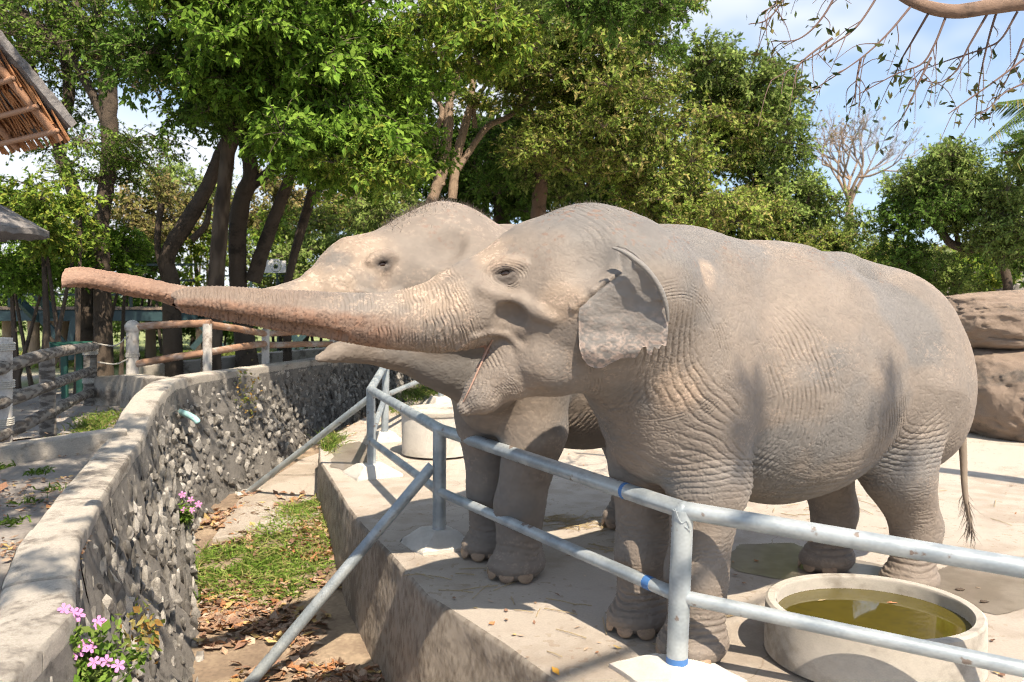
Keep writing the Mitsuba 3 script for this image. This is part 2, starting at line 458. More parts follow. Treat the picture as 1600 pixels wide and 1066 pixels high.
part('concrete_platform', 'retaining_face', facing((face.reshape(-1, 3), np.stack([a, a + 1, a + k + 1, a + k], -1).reshape(-1, 4)), np.array([-5, 4, 0.5])), 'platform_face', True, label='weathered rough side of the platform down into the pit')

# a pale slab in the far end of the pit
slab = sg.Polygon([G(372, 790, -0.52)[:2], G(330, 832, -0.52)[:2], G(470, 822, -0.52)[:2], G(520, 792, -0.52)[:2], G(520, 700, -0.4)[:2], G(470, 722, -0.45)[:2]])
sv, sf = trimesh.creation.triangulate_polygon(slab, engine='earcut')
sv = np.asarray(sv)
def slab_part(poly):
    m = trimesh.creation.extrude_polygon(poly.buffer(-0.01), 0.2, engine='earcut')
    vv = np.asarray(m.vertices).copy()
    vv[:, 2] += pit_z(vv[:, 1]) - 0.155
    return vv, np.asarray(m.faces)
key = thing('paving_slabs', 'pale concrete slabs at the far end of the sunken strip', 'paving', kind='structure')
ycut = G(440, 745, -0.45)[1]
for lo_, hi_ in ((0, ycut - 0.02), (ycut + 0.02, 40)):
    pc = slab.intersection(sg.box(-20, lo_, 20, hi_))
    if pc.area > 0.05:
        part(key, 'slab', slab_part(pc), 'platform_top')

# ---------------------------------------------------------------- rubble wall
capL, footL = along(CAP, 240), None
ft = along([(x, y, 0) for x, y in FOOT], 240)
def wall_point(s, t):                     # s along (0-1), t from foot to top (0-1)
    s = np.clip(np.asarray(s, float), 0, 1); t = np.asarray(t, float)
    u = s * 239
    top_ = np.stack([np.interp(u, np.arange(240), capL[:, k]) for k in range(3)], -1)
    bot = np.stack([np.interp(u, np.arange(240), ft[:, k]) for k in range(2)], -1)
    bz = pit_z(bot[..., 1]) - 0.1
    p = np.empty(top_.shape)
    tt = t + 0.10 * np.sin(np.pi * t)
    p[..., :2] = bot + (top_[..., :2] - bot) * tt[..., None]
    p[..., 2] = bz + (top_[..., 2] - 0.10 - bz) * t
    return p
# even steps for both polylines would slide along each other; tie the foot to the nearest top point
ord_ = np.array([np.argmin((ft[:, 0] - x) ** 2 + (ft[:, 1] - y) ** 2) for x, y, _ in capL]); ord_ = np.maximum.accumulate(ord_)
ord_s = np.convolve(np.pad(ord_.astype(float), 10, 'edge'), np.ones(21) / 21, 'valid')
ft = np.stack([np.interp(ord_s, np.arange(240), ft[:, k]) for k in range(3)], 1)
WALL = thing('stone_wall', 'long grey rubble wall with a pale concrete top, curving along the sunken strip', 'wall')
ss, tt = np.linspace(0, 1, 420), np.linspace(0, 1, 40)
def wall_fn(s, t):
    p = wall_point(s, t)
    q = wall_point(np.clip(s + 0.002, 0, 1), t) - wall_point(np.clip(s - 0.002, 0, 1), t)
    o = np.stack([q[:, 1], -q[:, 0], q[:, 0] * 0], 1); o /= np.linalg.norm(o, axis=1, keepdims=True) + 1e-9
    return p + o * (0.16 * (meshkit.fbm(p * np.array([3.5, 3.5, 2.2]), 4, 6) - 0.55) * (1 - t ** 5) + 0.05 * t ** 5)[:, None]
part(WALL, 'mortar', facing(grid_mesh(wall_fn, ss, tt), EYE), 'mortar', True)
g = np.random.default_rng(11)
def rubble(seed):
    m = trimesh.Trimesh(*rock(seed, g.uniform(0.55, 1.0, 3), 16)).subdivide()
    u = np.asarray(m.vertices)
    return u * (1 + 0.35 * (meshkit.fbm(u * 2.2 + seed, 3, seed) - 0.5))[:, None], np.asarray(m.faces)
shapes = [rubble(900 + i) for i in range(16)]
stones = []
# stones lie along the wall, larger near the camera where they show
cum = np.r_[0, np.cumsum(np.linalg.norm(np.diff(capL[:, :2], axis=0), axis=1))]
for _ in range(7500):
    s = np.interp(g.uniform(2.0, cum[-1] * 0.93), cum, np.arange(240)) / 239
    t = g.uniform(0.0, 1.0)
    p = wall_point(s, t)
    if p[1] < 8.9 and g.uniform() < 0.55:
        continue
    size = g.uniform(0.032, 0.092) * (1.1 if p[1] < 9 else 1.0) * (1.35 if g.uniform() < 0.12 else 1.0)
    if t < 0.30 and p[1] > 10 and g.uniform() < 0.65:
        continue
    stones.append((p[1] / size, s, t, size, p))
stones.sort(key=lambda x: x[0])
kept = []
tree_pts = []
for rank, s, t, size, p in stones:
    if kept:
        dd = np.linalg.norm(np.array(tree_pts) - p, axis=1)
        if (dd < 0.62 * (size + np.array([k[2] for k in kept]))).any():
            continue
    kept.append((s, t, size, p)); tree_pts.append(p)
rest, pale = [], []
for n_, (s, t, size, p) in enumerate(kept):
    q = wall_point(min(s + 0.003, 1), t) - wall_point(max(s - 0.003, 0), t)
    o = unit([q[1], -q[0], 0]); q = unit(q)
    v, f = shapes[g.integers(16)]
    f = f[:, ::-1]
    ang = g.normal() * 0.5
    ax = np.array([math.cos(ang) * q + math.sin(ang) * np.array([0, 0, 1.0]), o, -math.sin(ang) * q + math.cos(ang) * np.array([0, 0, 1.0])])
    st = np.array([0.60, 0.62, 1.5]) if p[1] < 9.5 else np.array([0.9, 0.75, 1.0])
    vv = (v * st * size) @ ax + p + o * (0.002 + 0.02 * g.uniform())
    if n_ < 295:
        part(WALL, 'stone', (vv, f), 'pale_stone' if g.uniform() < 0.28 else 'stone', 35)
    else:
        (rest if n_ % 4 > 0 else pale).append((vv, f))
part(WALL, 'small_stones', join(rest), 'stone', 35, kind='stuff')
part(WALL, 'small_pale_stones', join(pale), 'pale_stone', 35, kind='stuff')
# the concrete top in lengths with joints
c = along(CAP, step=0.05)
cn = np.gradient(c[:, :2], axis=0); cn = np.stack([cn[:, 1], -cn[:, 0]], 1); cn /= np.linalg.norm(cn, axis=1, keepdims=True)
cuts, i0 = [], 0
while i0 < len(c) - 8:
    i1 = min(len(c) - 1, i0 + int(g.uniform(14, 30)))
    cuts.append((i0, i1)); i0 = i1
for i0, i1 in cuts:
    p = c[i0:i1 + 1].copy(); nn = cn[i0:i1 + 1]
    tdir = unit(p[-1] - p[0]); p[0] += tdir * 0.006; p[-1] -= tdir * 0.006
    dz = g.normal() * 0.008
    prof = [(0.045, -0.16), (0.052, -0.03), (0.036, -0.006), (0.0, 0.0), (-0.09, 0.004), (-0.19, 0.0), (-0.235, -0.010), (-0.255, -0.035), (-0.25, -0.24)]
    rows_ = []
    for o, z in prof:
        w = 0.030 * (meshkit.fbm(np.c_[p[:, :2] * 3.0, np.full(len(p), o * 9)], 3, 12) - 0.5)
        rows_.append(np.c_[p[:, :2] + nn * (o + w * (1 if abs(o) > 0.04 else 0.3))[:, None], p[:, 2] + z + dz + 0.5 * w])
    sec = np.array(rows_)                                      # (profile, along, 3)
    a_, b_ = sec.shape[:2]
    ii, jj = np.meshgrid(np.arange(a_ - 1), np.arange(b_ - 1), indexing='ij')
    q0 = ii * b_ + jj
    f = np.stack([q0, q0 + 1, q0 + b_ + 1, q0 + b_], -1).reshape(-1, 4)
    ends = [np.array([[k * b_ + e_, (k + 1) * b_ + e_, (a_ - 1) * b_ + e_] for k in range(a_ - 2)]) for e_ in (0, b_ - 1)]
    f = np.vstack([f[:, [0, 1, 2]], f[:, [0, 2, 3]], ends[0], ends[1][:, ::-1]])
    part(WALL, 'cap', outward((sec.reshape(-1, 3), f)), 'cap_concrete', 40)
# ---------------------------------------------------------------- elephants: one continuous skin each, from a smooth union of limbs and masses
def smin(a, b, k):
    h = np.clip(0.5 + 0.5 * (b - a) / k, 0, 1)
    return b * (1 - h) + a * h - k * h * (1 - h)


from concurrent.futures import ThreadPoolExecutor
POOL = ThreadPoolExecutor(4)


def rows(fn, p, size=25000):
    """fn of the rows of p, in chunks on all cores."""
    parts = list(POOL.map(lambda i: fn(p[i:i + size]), range(0, len(p), size)))
    return tuple(np.concatenate(x) for x in zip(*parts)) if isinstance(parts[0], tuple) else np.concatenate(parts)


class Body:
    def __init__(self):
        self.ops, self.balls = [], []

    def add(self, fn, k=0.06, group=0, ball=None):
        self.ops.append(('u', fn, k, group)); self.balls.append(ball)

    def cut(self, fn, k=0.02, group=0, ball=None):
        self.ops.append(('c', fn, k, group)); self.balls.append(ball)

    def cone(self, a, b, ra, rb, n=None, s=1.0, k=0.06, group=0, cut=False):
        a, b = np.asarray(a, float), np.asarray(b, float)
        if n is not None:
            n = unit(n)
            b = b - n * np.dot(b - a, n) * (1 - 1 / s)

        def fn(p):
            q = p - a
            if n is not None:
                q = q - (q @ n)[:, None] * n * (1 - 1 / s)
            ba = b - a
            h = np.clip(q @ ba / max(ba @ ba, 1e-9), 0, 1)
            return (np.linalg.norm(q - h[:, None] * ba, axis=1) - (ra + (rb - ra) * h)) * min(1.0, s)
        o = (a + b) / 2
        (self.cut if cut else self.add)(fn, k, group, (*o, np.linalg.norm(b - a) / 2 + max(ra, rb) * max(1.0, s) + (np.linalg.norm(b - a) if s > 1 else 0)))

    def ell(self, c, r, axes=np.eye(3), k=0.08, group=0, cut=False):
        c, r, axes = np.asarray(c, float), np.asarray(r, float), np.asarray(axes, float)

        def fn(p):
            q = (p - c) @ axes.T
            k0 = np.linalg.norm(q / r, axis=1)
            k1 = np.linalg.norm(q / r ** 2, axis=1)
            return k0 * (k0 - 1) / np.maximum(k1, 1e-9)
        (self.cut if cut else self.add)(fn, k, group, (*c, r.max()))

    def __call__(self, p):
        if len(p) < 200:
            return self.near(p, range(len(self.ops)))
        balls = np.array(self.balls)
        cell = np.floor(p / 0.3).astype(np.int64)
        code = (cell[:, 0] + 500) * 1000000 + (cell[:, 1] + 500) * 1000 + cell[:, 2] + 500
        order = np.argsort(code, kind='stable')
        cuts = np.flatnonzero(np.diff(code[order])) + 1
        out = np.empty(len(p))
        for idx in np.split(order, cuts):
            q = p[idx]
            lo, hi = q.min(0), q.max(0)
            gap = np.linalg.norm(np.maximum(np.maximum(lo - balls[:, :3], balls[:, :3] - hi), 0), axis=1) - balls[:, 3]
            use = np.flatnonzero(gap < 0.20)
            out[idx] = self.near(q, use) if len(use) else gap.min()
        return out

    def near(self, p, use):
        """The signed distance from the listed parts; those farther than 20 cm do not matter."""
        out = {}
        for i in use:
            op, fn, k, g = self.ops[i]
            if op == 'u':
                d = fn(p)
                out[g] = d if g not in out else smin(out[g], d, k)
            elif g in out:
                out[g] = -smin(-out[g], fn(p), k)
        r = None
        for g in sorted(out):
            r = out[g] if r is None else smin(r, out[g], 0.035)
        if r is None:
            return np.full(len(p), 0.2)
        return np.maximum(r, 0.004 - p[:, 2])

    def grad(self, p, e=2e-3):
        d0 = self(p)
        g = np.stack([self(p + np.eye(3)[k] * e) - d0 for k in range(3)], 1) / e
        return d0, g


def surface_nets(f, lo, hi, h):
    B = 4
    n = np.ceil((np.asarray(hi) - lo) / (h * B)).astype(int)
    H = h * B
    ax = [lo[k] + (np.arange(n[k]) + 0.5) * H for k in range(3)]
    C = np.stack(np.meshgrid(*ax, indexing='ij'), -1)
    dc = rows(f, C.reshape(-1, 3)).reshape(n)
    full = np.repeat(np.repeat(np.repeat(dc, B, 0), B, 1), B, 2).astype(np.float32)
    act = np.argwhere(np.abs(dc) < H * 1.6)
    off = np.stack(np.meshgrid(*[np.arange(B)] * 3, indexing='ij'), -1).reshape(-1, 3)
    idx = (act[:, None] * B + off[None]).reshape(-1, 3)
    full[tuple(idx.T)] = rows(f, lo + (idx + 0.5) * h)
    s = full < 0
    m = np.array(s.shape) - 1
    cnt = np.zeros(m, np.int8); pos = np.zeros(tuple(m) + (3,), np.float32); wt = np.zeros(m, np.float32)
    corner = lambda a, i, j, k: a[i:i + m[0], j:j + m[1], k:k + m[2]]
    for i in (0, 1):
        for j in (0, 1):
            for k in (0, 1):
                cnt += corner(s, i, j, k)
    mixed = (cnt > 0) & (cnt < 8)
    cells = np.argwhere(mixed)
    vid = -np.ones(m, int); vid[mixed] = np.arange(len(cells))
    p, w = np.zeros((len(cells), 3)), np.zeros(len(cells))
    cs = [np.array(c) for c in np.ndindex(2, 2, 2)]
    val = {tuple(c): full[tuple((cells + c).T)] for c in cs}
    for a in cs:
        for d in range(3):
            if a[d] == 0:
                b = a.copy(); b[d] = 1
                va, vb = val[tuple(a)], val[tuple(b)]
                x = (va < 0) != (vb < 0)
                t = np.where(x, va / np.where(x, va - vb, 1), 0)
                p += np.where(x[:, None], a + t[:, None] * (b - a), 0); w += x
    v = lo + (cells + p / w[:, None] + 0.5) * h
    faces = []
    for d in range(3):
        e = np.eye(3, dtype=int)[d]; u, w_ = np.eye(3, dtype=int)[(d + 1) % 3], np.eye(3, dtype=int)[(d + 2) % 3]
        sh = np.array(s.shape)
        g = np.argwhere(s[tuple(slice(0, sh[k] - e[k]) for k in range(3))] != s[tuple(slice(e[k], None) for k in range(3))])
        g = g[(g[:, (d + 1) % 3] > 0) & (g[:, (d + 2) % 3] > 0) & (g[:, (d + 1) % 3] < m[(d + 1) % 3]) & (g[:, (d + 2) % 3] < m[(d + 2) % 3]) & (g[:, d] < m[d])]
        q = np.stack([vid[tuple((g - u - w_).T)], vid[tuple((g - w_).T)], vid[tuple(g.T)], vid[tuple((g - u).T)]], 1)
        inside = s[tuple(g.T)]
        q[~inside] = q[~inside][:, ::-1]
        faces.append(q)
    return v, np.vstack(faces)


def split_quads(v, q):
    """Each quad into four, with the old corners kept."""
    e = np.sort(np.stack([q, np.roll(q, -1, 1)], -1).reshape(-1, 2), 1)
    key = e[:, 0].astype(np.int64) * (len(v) + 1) + e[:, 1]
    u, inv = np.unique(key, return_inverse=True)
    mids = 0.5 * (v[u // (len(v) + 1)] + v[u % (len(v) + 1)])
    m = inv.reshape(-1, 4) + len(v)
    c = np.arange(len(q)) + len(v) + len(u)
    vv = np.vstack([v, mids, v[q].mean(1)])
    out = np.stack([np.stack([q[:, k], m[:, k], c, m[:, k - 1]], 1) for k in range(4)], 1).reshape(-1, 4)
    return vv, out


def refine(v, f, pick):
    """The picked triangles into four; their neighbours into two or three, so that no gap opens."""
    e = np.sort(np.stack([f, np.roll(f, -1, 1)], -1).reshape(-1, 2), 1)
    u, inv = np.unique(e[:, 0].astype(np.int64) * (len(v) + 1) + e[:, 1], return_inverse=True)
    inv = inv.reshape(-1, 3)
    mark = np.zeros(len(u), bool); mark[inv[pick].ravel()] = True
    new = np.cumsum(mark) - 1 + len(v)
    uu = u[mark]
    vv = np.vstack([v, 0.5 * (v[uu // (len(v) + 1)] + v[uu % (len(v) + 1)])])
    m, k = mark[inv], new[inv]
    out = []
    for case in range(8):
        bits = np.array([case & 1, case >> 1 & 1, case >> 2 & 1], bool)
        s = (m == bits).all(1)
        if not s.any():
            continue
        t, n = f[s], k[s]
        c = bits.sum()
        if c == 0:
            out.append(t)
        elif c == 3:
            out += [np.stack(x, 1) for x in ((t[:, 0], n[:, 0], n[:, 2]), (n[:, 0], t[:, 1], n[:, 1]), (n[:, 2], n[:, 1], t[:, 2]), (n[:, 0], n[:, 1], n[:, 2]))]
        elif c == 1:
            i = int(np.flatnonzero(bits)[0]); a, b, d = t[:, i], t[:, (i + 1) % 3], t[:, (i + 2) % 3]
            out += [np.stack((a, n[:, i], d), 1), np.stack((n[:, i], b, d), 1)]
        else:
            i = int(np.flatnonzero(~bits)[0]); a, b, d = t[:, i], t[:, (i + 1) % 3], t[:, (i + 2) % 3]
            p, q = n[:, (i + 1) % 3], n[:, (i + 2) % 3]
            out += [np.stack((a, b, p), 1), np.stack((a, p, q), 1), np.stack((q, p, d), 1)]
    return vv, np.vstack(out)


def vnormals(v, f):
    if f.shape[1] == 4:
        fn = np.cross(v[f[:, 2]] - v[f[:, 0]], v[f[:, 3]] - v[f[:, 1]])
    else:
        fn = np.cross(v[f[:, 1]] - v[f[:, 0]], v[f[:, 2]] - v[f[:, 0]])
    n = np.zeros_like(v)
    for k in range(f.shape[1]):
        for a in range(3):
            n[:, a] += np.bincount(f[:, k], fn[:, a], len(v))
    return n / np.maximum(np.linalg.norm(n, axis=1, keepdims=True), 1e-12)


def sstep(a, b, x):
    t = np.clip((x - a) / (b - a), 0, 1)
    return t * t * (3 - 2 * t)


def groove(phase, sharp=3.0):
    """0 on the ridge, 1 at the bottom of a narrow crease, one crease per unit."""
    return (0.5 + 0.5 * np.cos(2 * np.pi * phase)) ** sharp


def march(f, px, py, t0=2.0, t1=9.0):
    d = ray(px, py)
    t = t0
    for _ in range(200):
        p = EYE + d * t
        s = f(p[None])[0]
        if s < 5e-4:
            break
        t += max(s * 0.7, 4e-4) / np.linalg.norm(d)
        if t > t1:
            return None
    return EYE + d * t


def elephant(sp):
    O, h, s = np.array([*sp['origin'], 0.0]), unit([*sp['heading'], 0]), sp['scale']
    l = np.array([-h[1], h[0], 0.0])
    A = np.array([h, l, [0, 0, 1.0]])
    W = lambda f, y, u: O + s * (f * h + y * l + u * np.array([0, 0, 1.0]))
    body = Body()
    E = lambda c, r, k=0.1, tilt=0.0: body.ell(W(*c), s * np.array(r), (np.array([[math.cos(tilt), 0, math.sin(tilt)], [0, 1, 0], [-math.sin(tilt), 0, math.cos(tilt)]]) @ A), k)
    for c, r, k, tilt in sp['masses']:
        E(c, r, k, tilt)
    for a, b, ra, rb, k in sp['bars']:
        body.cone(W(*a), W(*b), s * ra, s * rb, k=k)
    feet = []
    for kind, side, (fx, fy) in sp['feet']:
        F = np.array([fx, fy, 0.0])
        z = np.array([0, 0, 1.0])
        if kind == 'fore':
            S, K = W(-0.02, 0.25 * side, 1.42), W(-0.10, 0.25 * side, 0.95)
            chain = [(S, 0.27), (0.35 * (F + z * K[2]) + 0.65 * K, 0.205), (F + z * 0.46 * s, 0.15), (F + z * 0.15 * s, 0.155)]
        else:
            S, K = W(-1.86, 0.24 * side, 1.32), W(-1.70, 0.27 * side, 0.84)
            chain = [(S, 0.36), (0.35 * (F + z * K[2] + 0.1 * h) + 0.65 * K, 0.225), (F - 0.05 * h + z * 0.42 * s, 0.145), (F + z * 0.14 * s, 0.15)]
        for (a, ra), (b, rb) in zip(chain[:-1], chain[1:]):
            body.cone(a, b, s * ra, s * rb, k=0.09)
        body.ell(F + h * 0.03 + z * 0.085 * s, s * np.array([0.195, 0.185, 0.10]), A, 0.06)
        feet.append((F, kind, side))
    # the head, drawn on its own mid plane
    hh = unit([*sp['head_heading'], 0]); hn = np.array([-hh[1], hh[0], 0.0])
    if hn[1] > 0:
        hn = -hn
    H0 = np.array([*sp['head_at'], 1.9])
    HP = lambda px, py: PL(px, py, H0, hn)
    def R(px, py, r):
        p = HP(px, py)
        return r * np.linalg.norm(p - EYE) / np.linalg.norm(ray(px, py)) / FPX
    for (x0, y0, r0), (x1, y1, r1), lat, k, g in sp['head']:
        body.cone(HP(x0, y0), HP(x1, y1), R(x0, y0, r0), R(x1, y1, r1), hn, lat, k, g)
    for (x0, y0, r0), (x1, y1, r1), lat, k, side in sp.get('sides', []):   # off the mid plane, on both sides
        for sg_ in (-1, 1):
            o = hn * side * sg_
            body.cone(HP(x0, y0) + o, HP(x1, y1) + o, R(x0, y0, r0), R(x1, y1, r1), hn, lat, k, 0)
    tr = curve([[*HP(x, y), R(x, y, r)] for x, y, r in sp['trunk']], 34)
    tp, trad = tr[:, :3], tr[:, 3]
    for i in range(len(tp) - 1):
        body.cone(tp[i], tp[i + 1], trad[i] * 0.97, trad[i + 1] * 0.97, k=0.008 if i > 1 else 0.04)
    vd = unit(np.array([0, 0, -1.0]) + sp['twist'] * hn)            # the way the underside of the trunk faces
    sa = unit(np.cross(tp[-6] - tp[12], vd))
    for i in range(8, len(tp) - 4):
        w0, w1 = [min(1.0, (j - 8) / 8) for j in (i, i + 1)]
        for sd in (-1, 1):
            a_, b_ = tp[i] + trad[i] * (sa * 0.52 * sd + vd * 0.34 * w0), tp[i + 1] + trad[i + 1] * (sa * 0.52 * sd + vd * 0.34 * w1)
            body.cone(a_, b_, trad[i] * 0.44, trad[i + 1] * 0.44, k=0.010)
    for i in range(14, len(tp) - 2):
        body.cone(tp[i] + vd * trad[i] * 1.04, tp[i + 1] + vd * trad[i + 1] * 1.04, trad[i] * 0.42, trad[i + 1] * 0.42, k=0.02, cut=True)
    neckp = [(HP(x, y), R(x, y, r), lat) for x, y, r, lat in sp['neck_px']]
    a, ra, lat = neckp[0]
    for (wf, wl, wu, wr) in sp['neck_to']:
        body.cone(a, W(wf, wl, wu), ra, s * wr, k=0.16)
    for (x0, y0, r0), (x1, y1, r1), lat, k in sp.get('cuts', []):
        body.cone(HP(x0, y0), HP(x1, y1), R(x0, y0, r0), R(x1, y1, r1), hn, lat, k, 0, cut=True)
    # eyes: a socket sunk in the skin, a ball, lids round it
    eyes = []
    ex, ey = sp['eye']
    E0 = march(body, ex, ey)
    nrm = unit(body.grad(E0[None])[1][0])
    nrm = unit(nrm - np.array([0, 0, 0.6 * nrm[2]]))
    flip = lambda x: x - 2 * hn * np.dot(x, hn)
    up = np.array([0, 0, 1.0])
    for sgn in (1, -1):
        c, out = (E0, nrm) if sgn == 1 else (H0 + flip(E0 - H0), flip(nrm))
        fw = unit(hh - out * np.dot(hh, out))
        body.ell(c, (0.060, 0.026, 0.050), np.array([fw, out, up]), 0.04, 0)
        body.ell(c + out * 0.038, (0.056, 0.026, 0.030), np.array([fw, out, up]), 0.012, 0, cut=True)
        for yy, rr in ((0.027, 0.0105), (-0.024, 0.0085)):
            arc = [c + fw * 0.056 * t + up * (yy * (1 - t * t) - 0.007 * t) + out * (0.027 - 0.014 * t * t) for t in np.linspace(-1, 1, 9)]
            for a_, b_ in zip(arc[:-1], arc[1:]):
                body.cone(a_, b_, rr, rr, k=0.008)
        brow = [c + fw * 0.075 * t + up * (0.062 - 0.030 * t * t - 0.012 * t) + out * 0.006 for t in np.linspace(-1, 1, 6)]
        for a_, b_ in zip(brow[:-1], brow[1:]):
            body.cone(a_, b_, 0.016, 0.016, k=0.04)
        eyes.append((c, out))
    for p0, p1, rp in sp.get('tipcuts', []):
        for o in (-0.018, 0.018):
            body.cone(HP(*p0) + hn * o, HP(*p1) + hn * o, R(*p0, rp), R(*p1, rp + 2), k=0.008, cut=True)
    for pts, r0, r1, off, k in sp.get('ridges', []):
        hit = [march(body, x, y) for x, y in pts]
        q3 = [p + unit(EYE - p) * off for p in hit]
        for i in range(len(q3) - 1):
            f0, f1 = i / (len(q3) - 1), (i + 1) / (len(q3) - 1)
            body.cone(q3[i], q3[i + 1], r0 + (r1 - r0) * f0, r0 + (r1 - r0) * f1, k=k)
    for (x, y), r, off, k in sp.get('bulges', []):
        p = march(body, x, y)
        body.ell(p + unit(p - EYE) * off, r, np.array([hh, hn, up]), k)
    for (x, y), r, off, k in sp.get('dents', []):
        p = march(body, x, y)
        body.ell(p - unit(p - EYE) * off, r, np.array([hh, hn, up]), k, 0, cut=True)
    lo, hi = np.array(sp['lo']), np.array(sp['hi'])
    v, q = surface_nets(body, lo, hi, sp['step'])
    for _ in range(2):
        d, g = rows(body.grad, v)
        v = v - 0.8 * np.clip(d, -0.03, 0.03)[:, None] * g / np.maximum((g * g).sum(1, keepdims=True), 0.2)
    v, q = split_quads(v, q)
    d, g = rows(body.grad, v)
    v = v - 0.9 * np.clip(d, -0.01, 0.01)[:, None] * g / np.maximum((g * g).sum(1, keepdims=True), 0.2)
    q = np.vstack([q[:, [0, 1, 2]], q[:, [0, 2, 3]]])
    if sp['fine']:
        n = vnormals(v, q)
        v0 = len(v)
        pick = ((n * (EYE - v)).sum(1) / np.linalg.norm(EYE - v, axis=1) > -0.05)[q].any(1)
        v, q = refine(v, q, pick)
        n = vnormals(v, q)
        acc, cnt = np.zeros_like(v), np.zeros(len(v))     # one relaxing step for the new points, so that the split facets are round
        for k in range(3):
            for o in (1, 2):
                for a in range(3):
                    acc[:, a] += np.bincount(q[:, k], v[q[:, (k + o) % 3], a], len(v))
                cnt += np.bincount(q[:, k], minlength=len(v))
        v = 0.5 * v + 0.5 * acc / cnt[:, None]
    n = vnormals(v, q)
    dome = HP(*sp['dome'])

    def skin_of(v):
        # ---- creases
        N = lambda f, seed=0, o=3: meshkit.fbm(v * f, o, seed) - 0.5
        warp = N(5, 1, 2)
        warp2 = N(14, 5, 2)
        loc = (v - O) @ A.T / s
        seg = tp[1:] - tp[:-1]
        best, arc, tang = np.full(len(v), 9.0), np.zeros(len(v)), np.zeros(len(v))
        cum = np.r_[0, np.cumsum(np.linalg.norm(seg, axis=1))]
        near_trunk = np.ones(len(v), bool)
        for i in range(len(seg)):
            w = v - tp[i]
            t = np.clip(w @ seg[i] / (seg[i] @ seg[i]), 0, 1)
            dd = np.linalg.norm(w - t[:, None] * seg[i], axis=1)
            hit = dd < best
            arc = np.where(hit, cum[i] + t * (cum[i + 1] - cum[i]), arc)
            best = np.minimum(best, dd)
        rad = np.interp(arc, cum, trad)
        ontrunk = sstep(1.35, 1.05, best / rad) * sstep(0.02, 0.12, arc)
        below = sstep(0.15, 0.6, (v - tp[np.searchsorted(cum, arc).clip(0, len(tp) - 1)]) @ vd / rad)   # the underside of the trunk, by where it sits on the limb
        disp = np.zeros(len(v))
        # rings of the trunk, wavy, tighter below
        ph = arc / 0.0165 + 2.2 * warp2 + 2.0 * warp
        disp -= ontrunk * 0.0036 * groove(ph, 2.5) * (0.35 + 1.3 * sstep(-0.15, 0.2, N(9, 8, 2) + 0.12))
        disp -= ontrunk * below * 0.003 * groove(arc / 0.012 + 2 * warp2, 1.5)
        body_mask = (1 - ontrunk)
        for c, r0, r1, lam, amp, sel in sp['folds']:           # families of creases round a joint
            C = W(*c)
            rr = np.linalg.norm(v - C, axis=1)
            az = np.arctan2((v - C) @ np.array([0, 0, 1.0]), (v - C) @ (-h))
            m = sstep(r0, r0 + 0.10, rr) * sstep(r1 + 0.12, r1 - 0.08, rr) * body_mask
            if sel is not None:
                a0, a1 = sel
                m = m * sstep(a0 - 0.3, a0 + 0.2, az) * sstep(a1 + 0.3, a1 - 0.2, az)
            phs = rr / lam + 1.3 * warp + 0.45 * warp2
            disp -= m * amp * groove(phs, 4.0) * sstep(-0.18, 0.14, N(4, 11, 2) + 0.05)
        # sparse leathery net everywhere
        st = v * np.array([50, 50, 26.0])
        net = 1 - np.abs(2 * meshkit.noise(st + 0.6 * warp2[:, None] * 4, 21) - 1)
        net2 = 1 - np.abs(2 * meshkit.noise(v * 85.0 + 3, 22) - 1)
        calm = 1 - 0.72 * sstep(2.2, 1.3, np.linalg.norm(v - dome, axis=1) / 0.35)
        disp -= body_mask * calm * (0.0028 * net ** 6 + 0.0013 * net2 ** 5)
        # legs: slanting rings towards the feet, knees
        legs = sstep(0.95, 0.55, loc[:, 2]) * body_mask * sstep(0.02, 0.1, loc[:, 2])
        disp -= legs * 0.0040 * groove(loc[:, 2] / 0.026 + 0.35 * loc[:, 0] / 0.1 + 2.2 * warp2 + 2 * warp, 2.0) * sstep(-0.1, 0.2, N(8, 31, 2) + 0.05)
        ank = sstep(0.30, 0.22, loc[:, 2]) * sstep(0.10, 0.16, loc[:, 2])
        disp -= ank * 0.008 * groove(loc[:, 2] / 0.035 + 1.5 * warp, 1.5)
        # creases round the eye, the cheek, the neck
        for c, out in eyes:
            re = np.linalg.norm((v - (c + np.array([0, 0, -0.012]))) * np.array([0.85, 1, 1.15]), axis=1)
            disp -= 0.0040 * groove(re / 0.0135 + 2.2 * warp2 + 1.5 * warp, 1.5) * sstep(0.040, 0.055, re) * sstep(0.13, 0.07, re)
        for (x, y), r0, r1, lam, amp in sp['face_folds']:
            C = HP(x, y)
            q3 = (v - C) - ((v - C) @ hn)[:, None] * hn
            rr = np.linalg.norm(q3, axis=1)
            m = sstep(r0, r0 + 0.04, rr) * sstep(r1, r1 - 0.05, rr) * (1 - 0.7 * ontrunk)
            disp -= m * amp * groove(rr / lam + 1.2 * warp + 0.8 * warp2, 2.5) * sstep(-0.12, 0.15, N(11, 17, 2) + 0.06)
        disp += 0.016 * N(3.2, 41, 2) * body_mask + 0.006 * N(9, 42, 2)
        # ---- colour of the skin: grey hide, dust, pink unpigmented speckles
        base = np.array([0.206, 0.179, 0.158]); grey = np.array([0.168, 0.160, 0.155]); dust = np.array([0.240, 0.202, 0.172]); pink = np.array([0.50, 0.39, 0.315]); red = np.array([0.29, 0.175, 0.125])
        mixv = lambda a, b, t: a * (1 - t[:, None]) + b * t[:, None]
        col = mixv(np.tile(base, (len(v), 1)), grey, sstep(-0.08, 0.12, N(2.2, 51, 3)))
        col = mixv(col, dust, 0.75 * sstep(0.0, 0.2, N(1.7, 52, 4)))
        col = mixv(col, dust * 0.86, 0.6 * sstep(1.0, 0.5, loc[:, 2]))
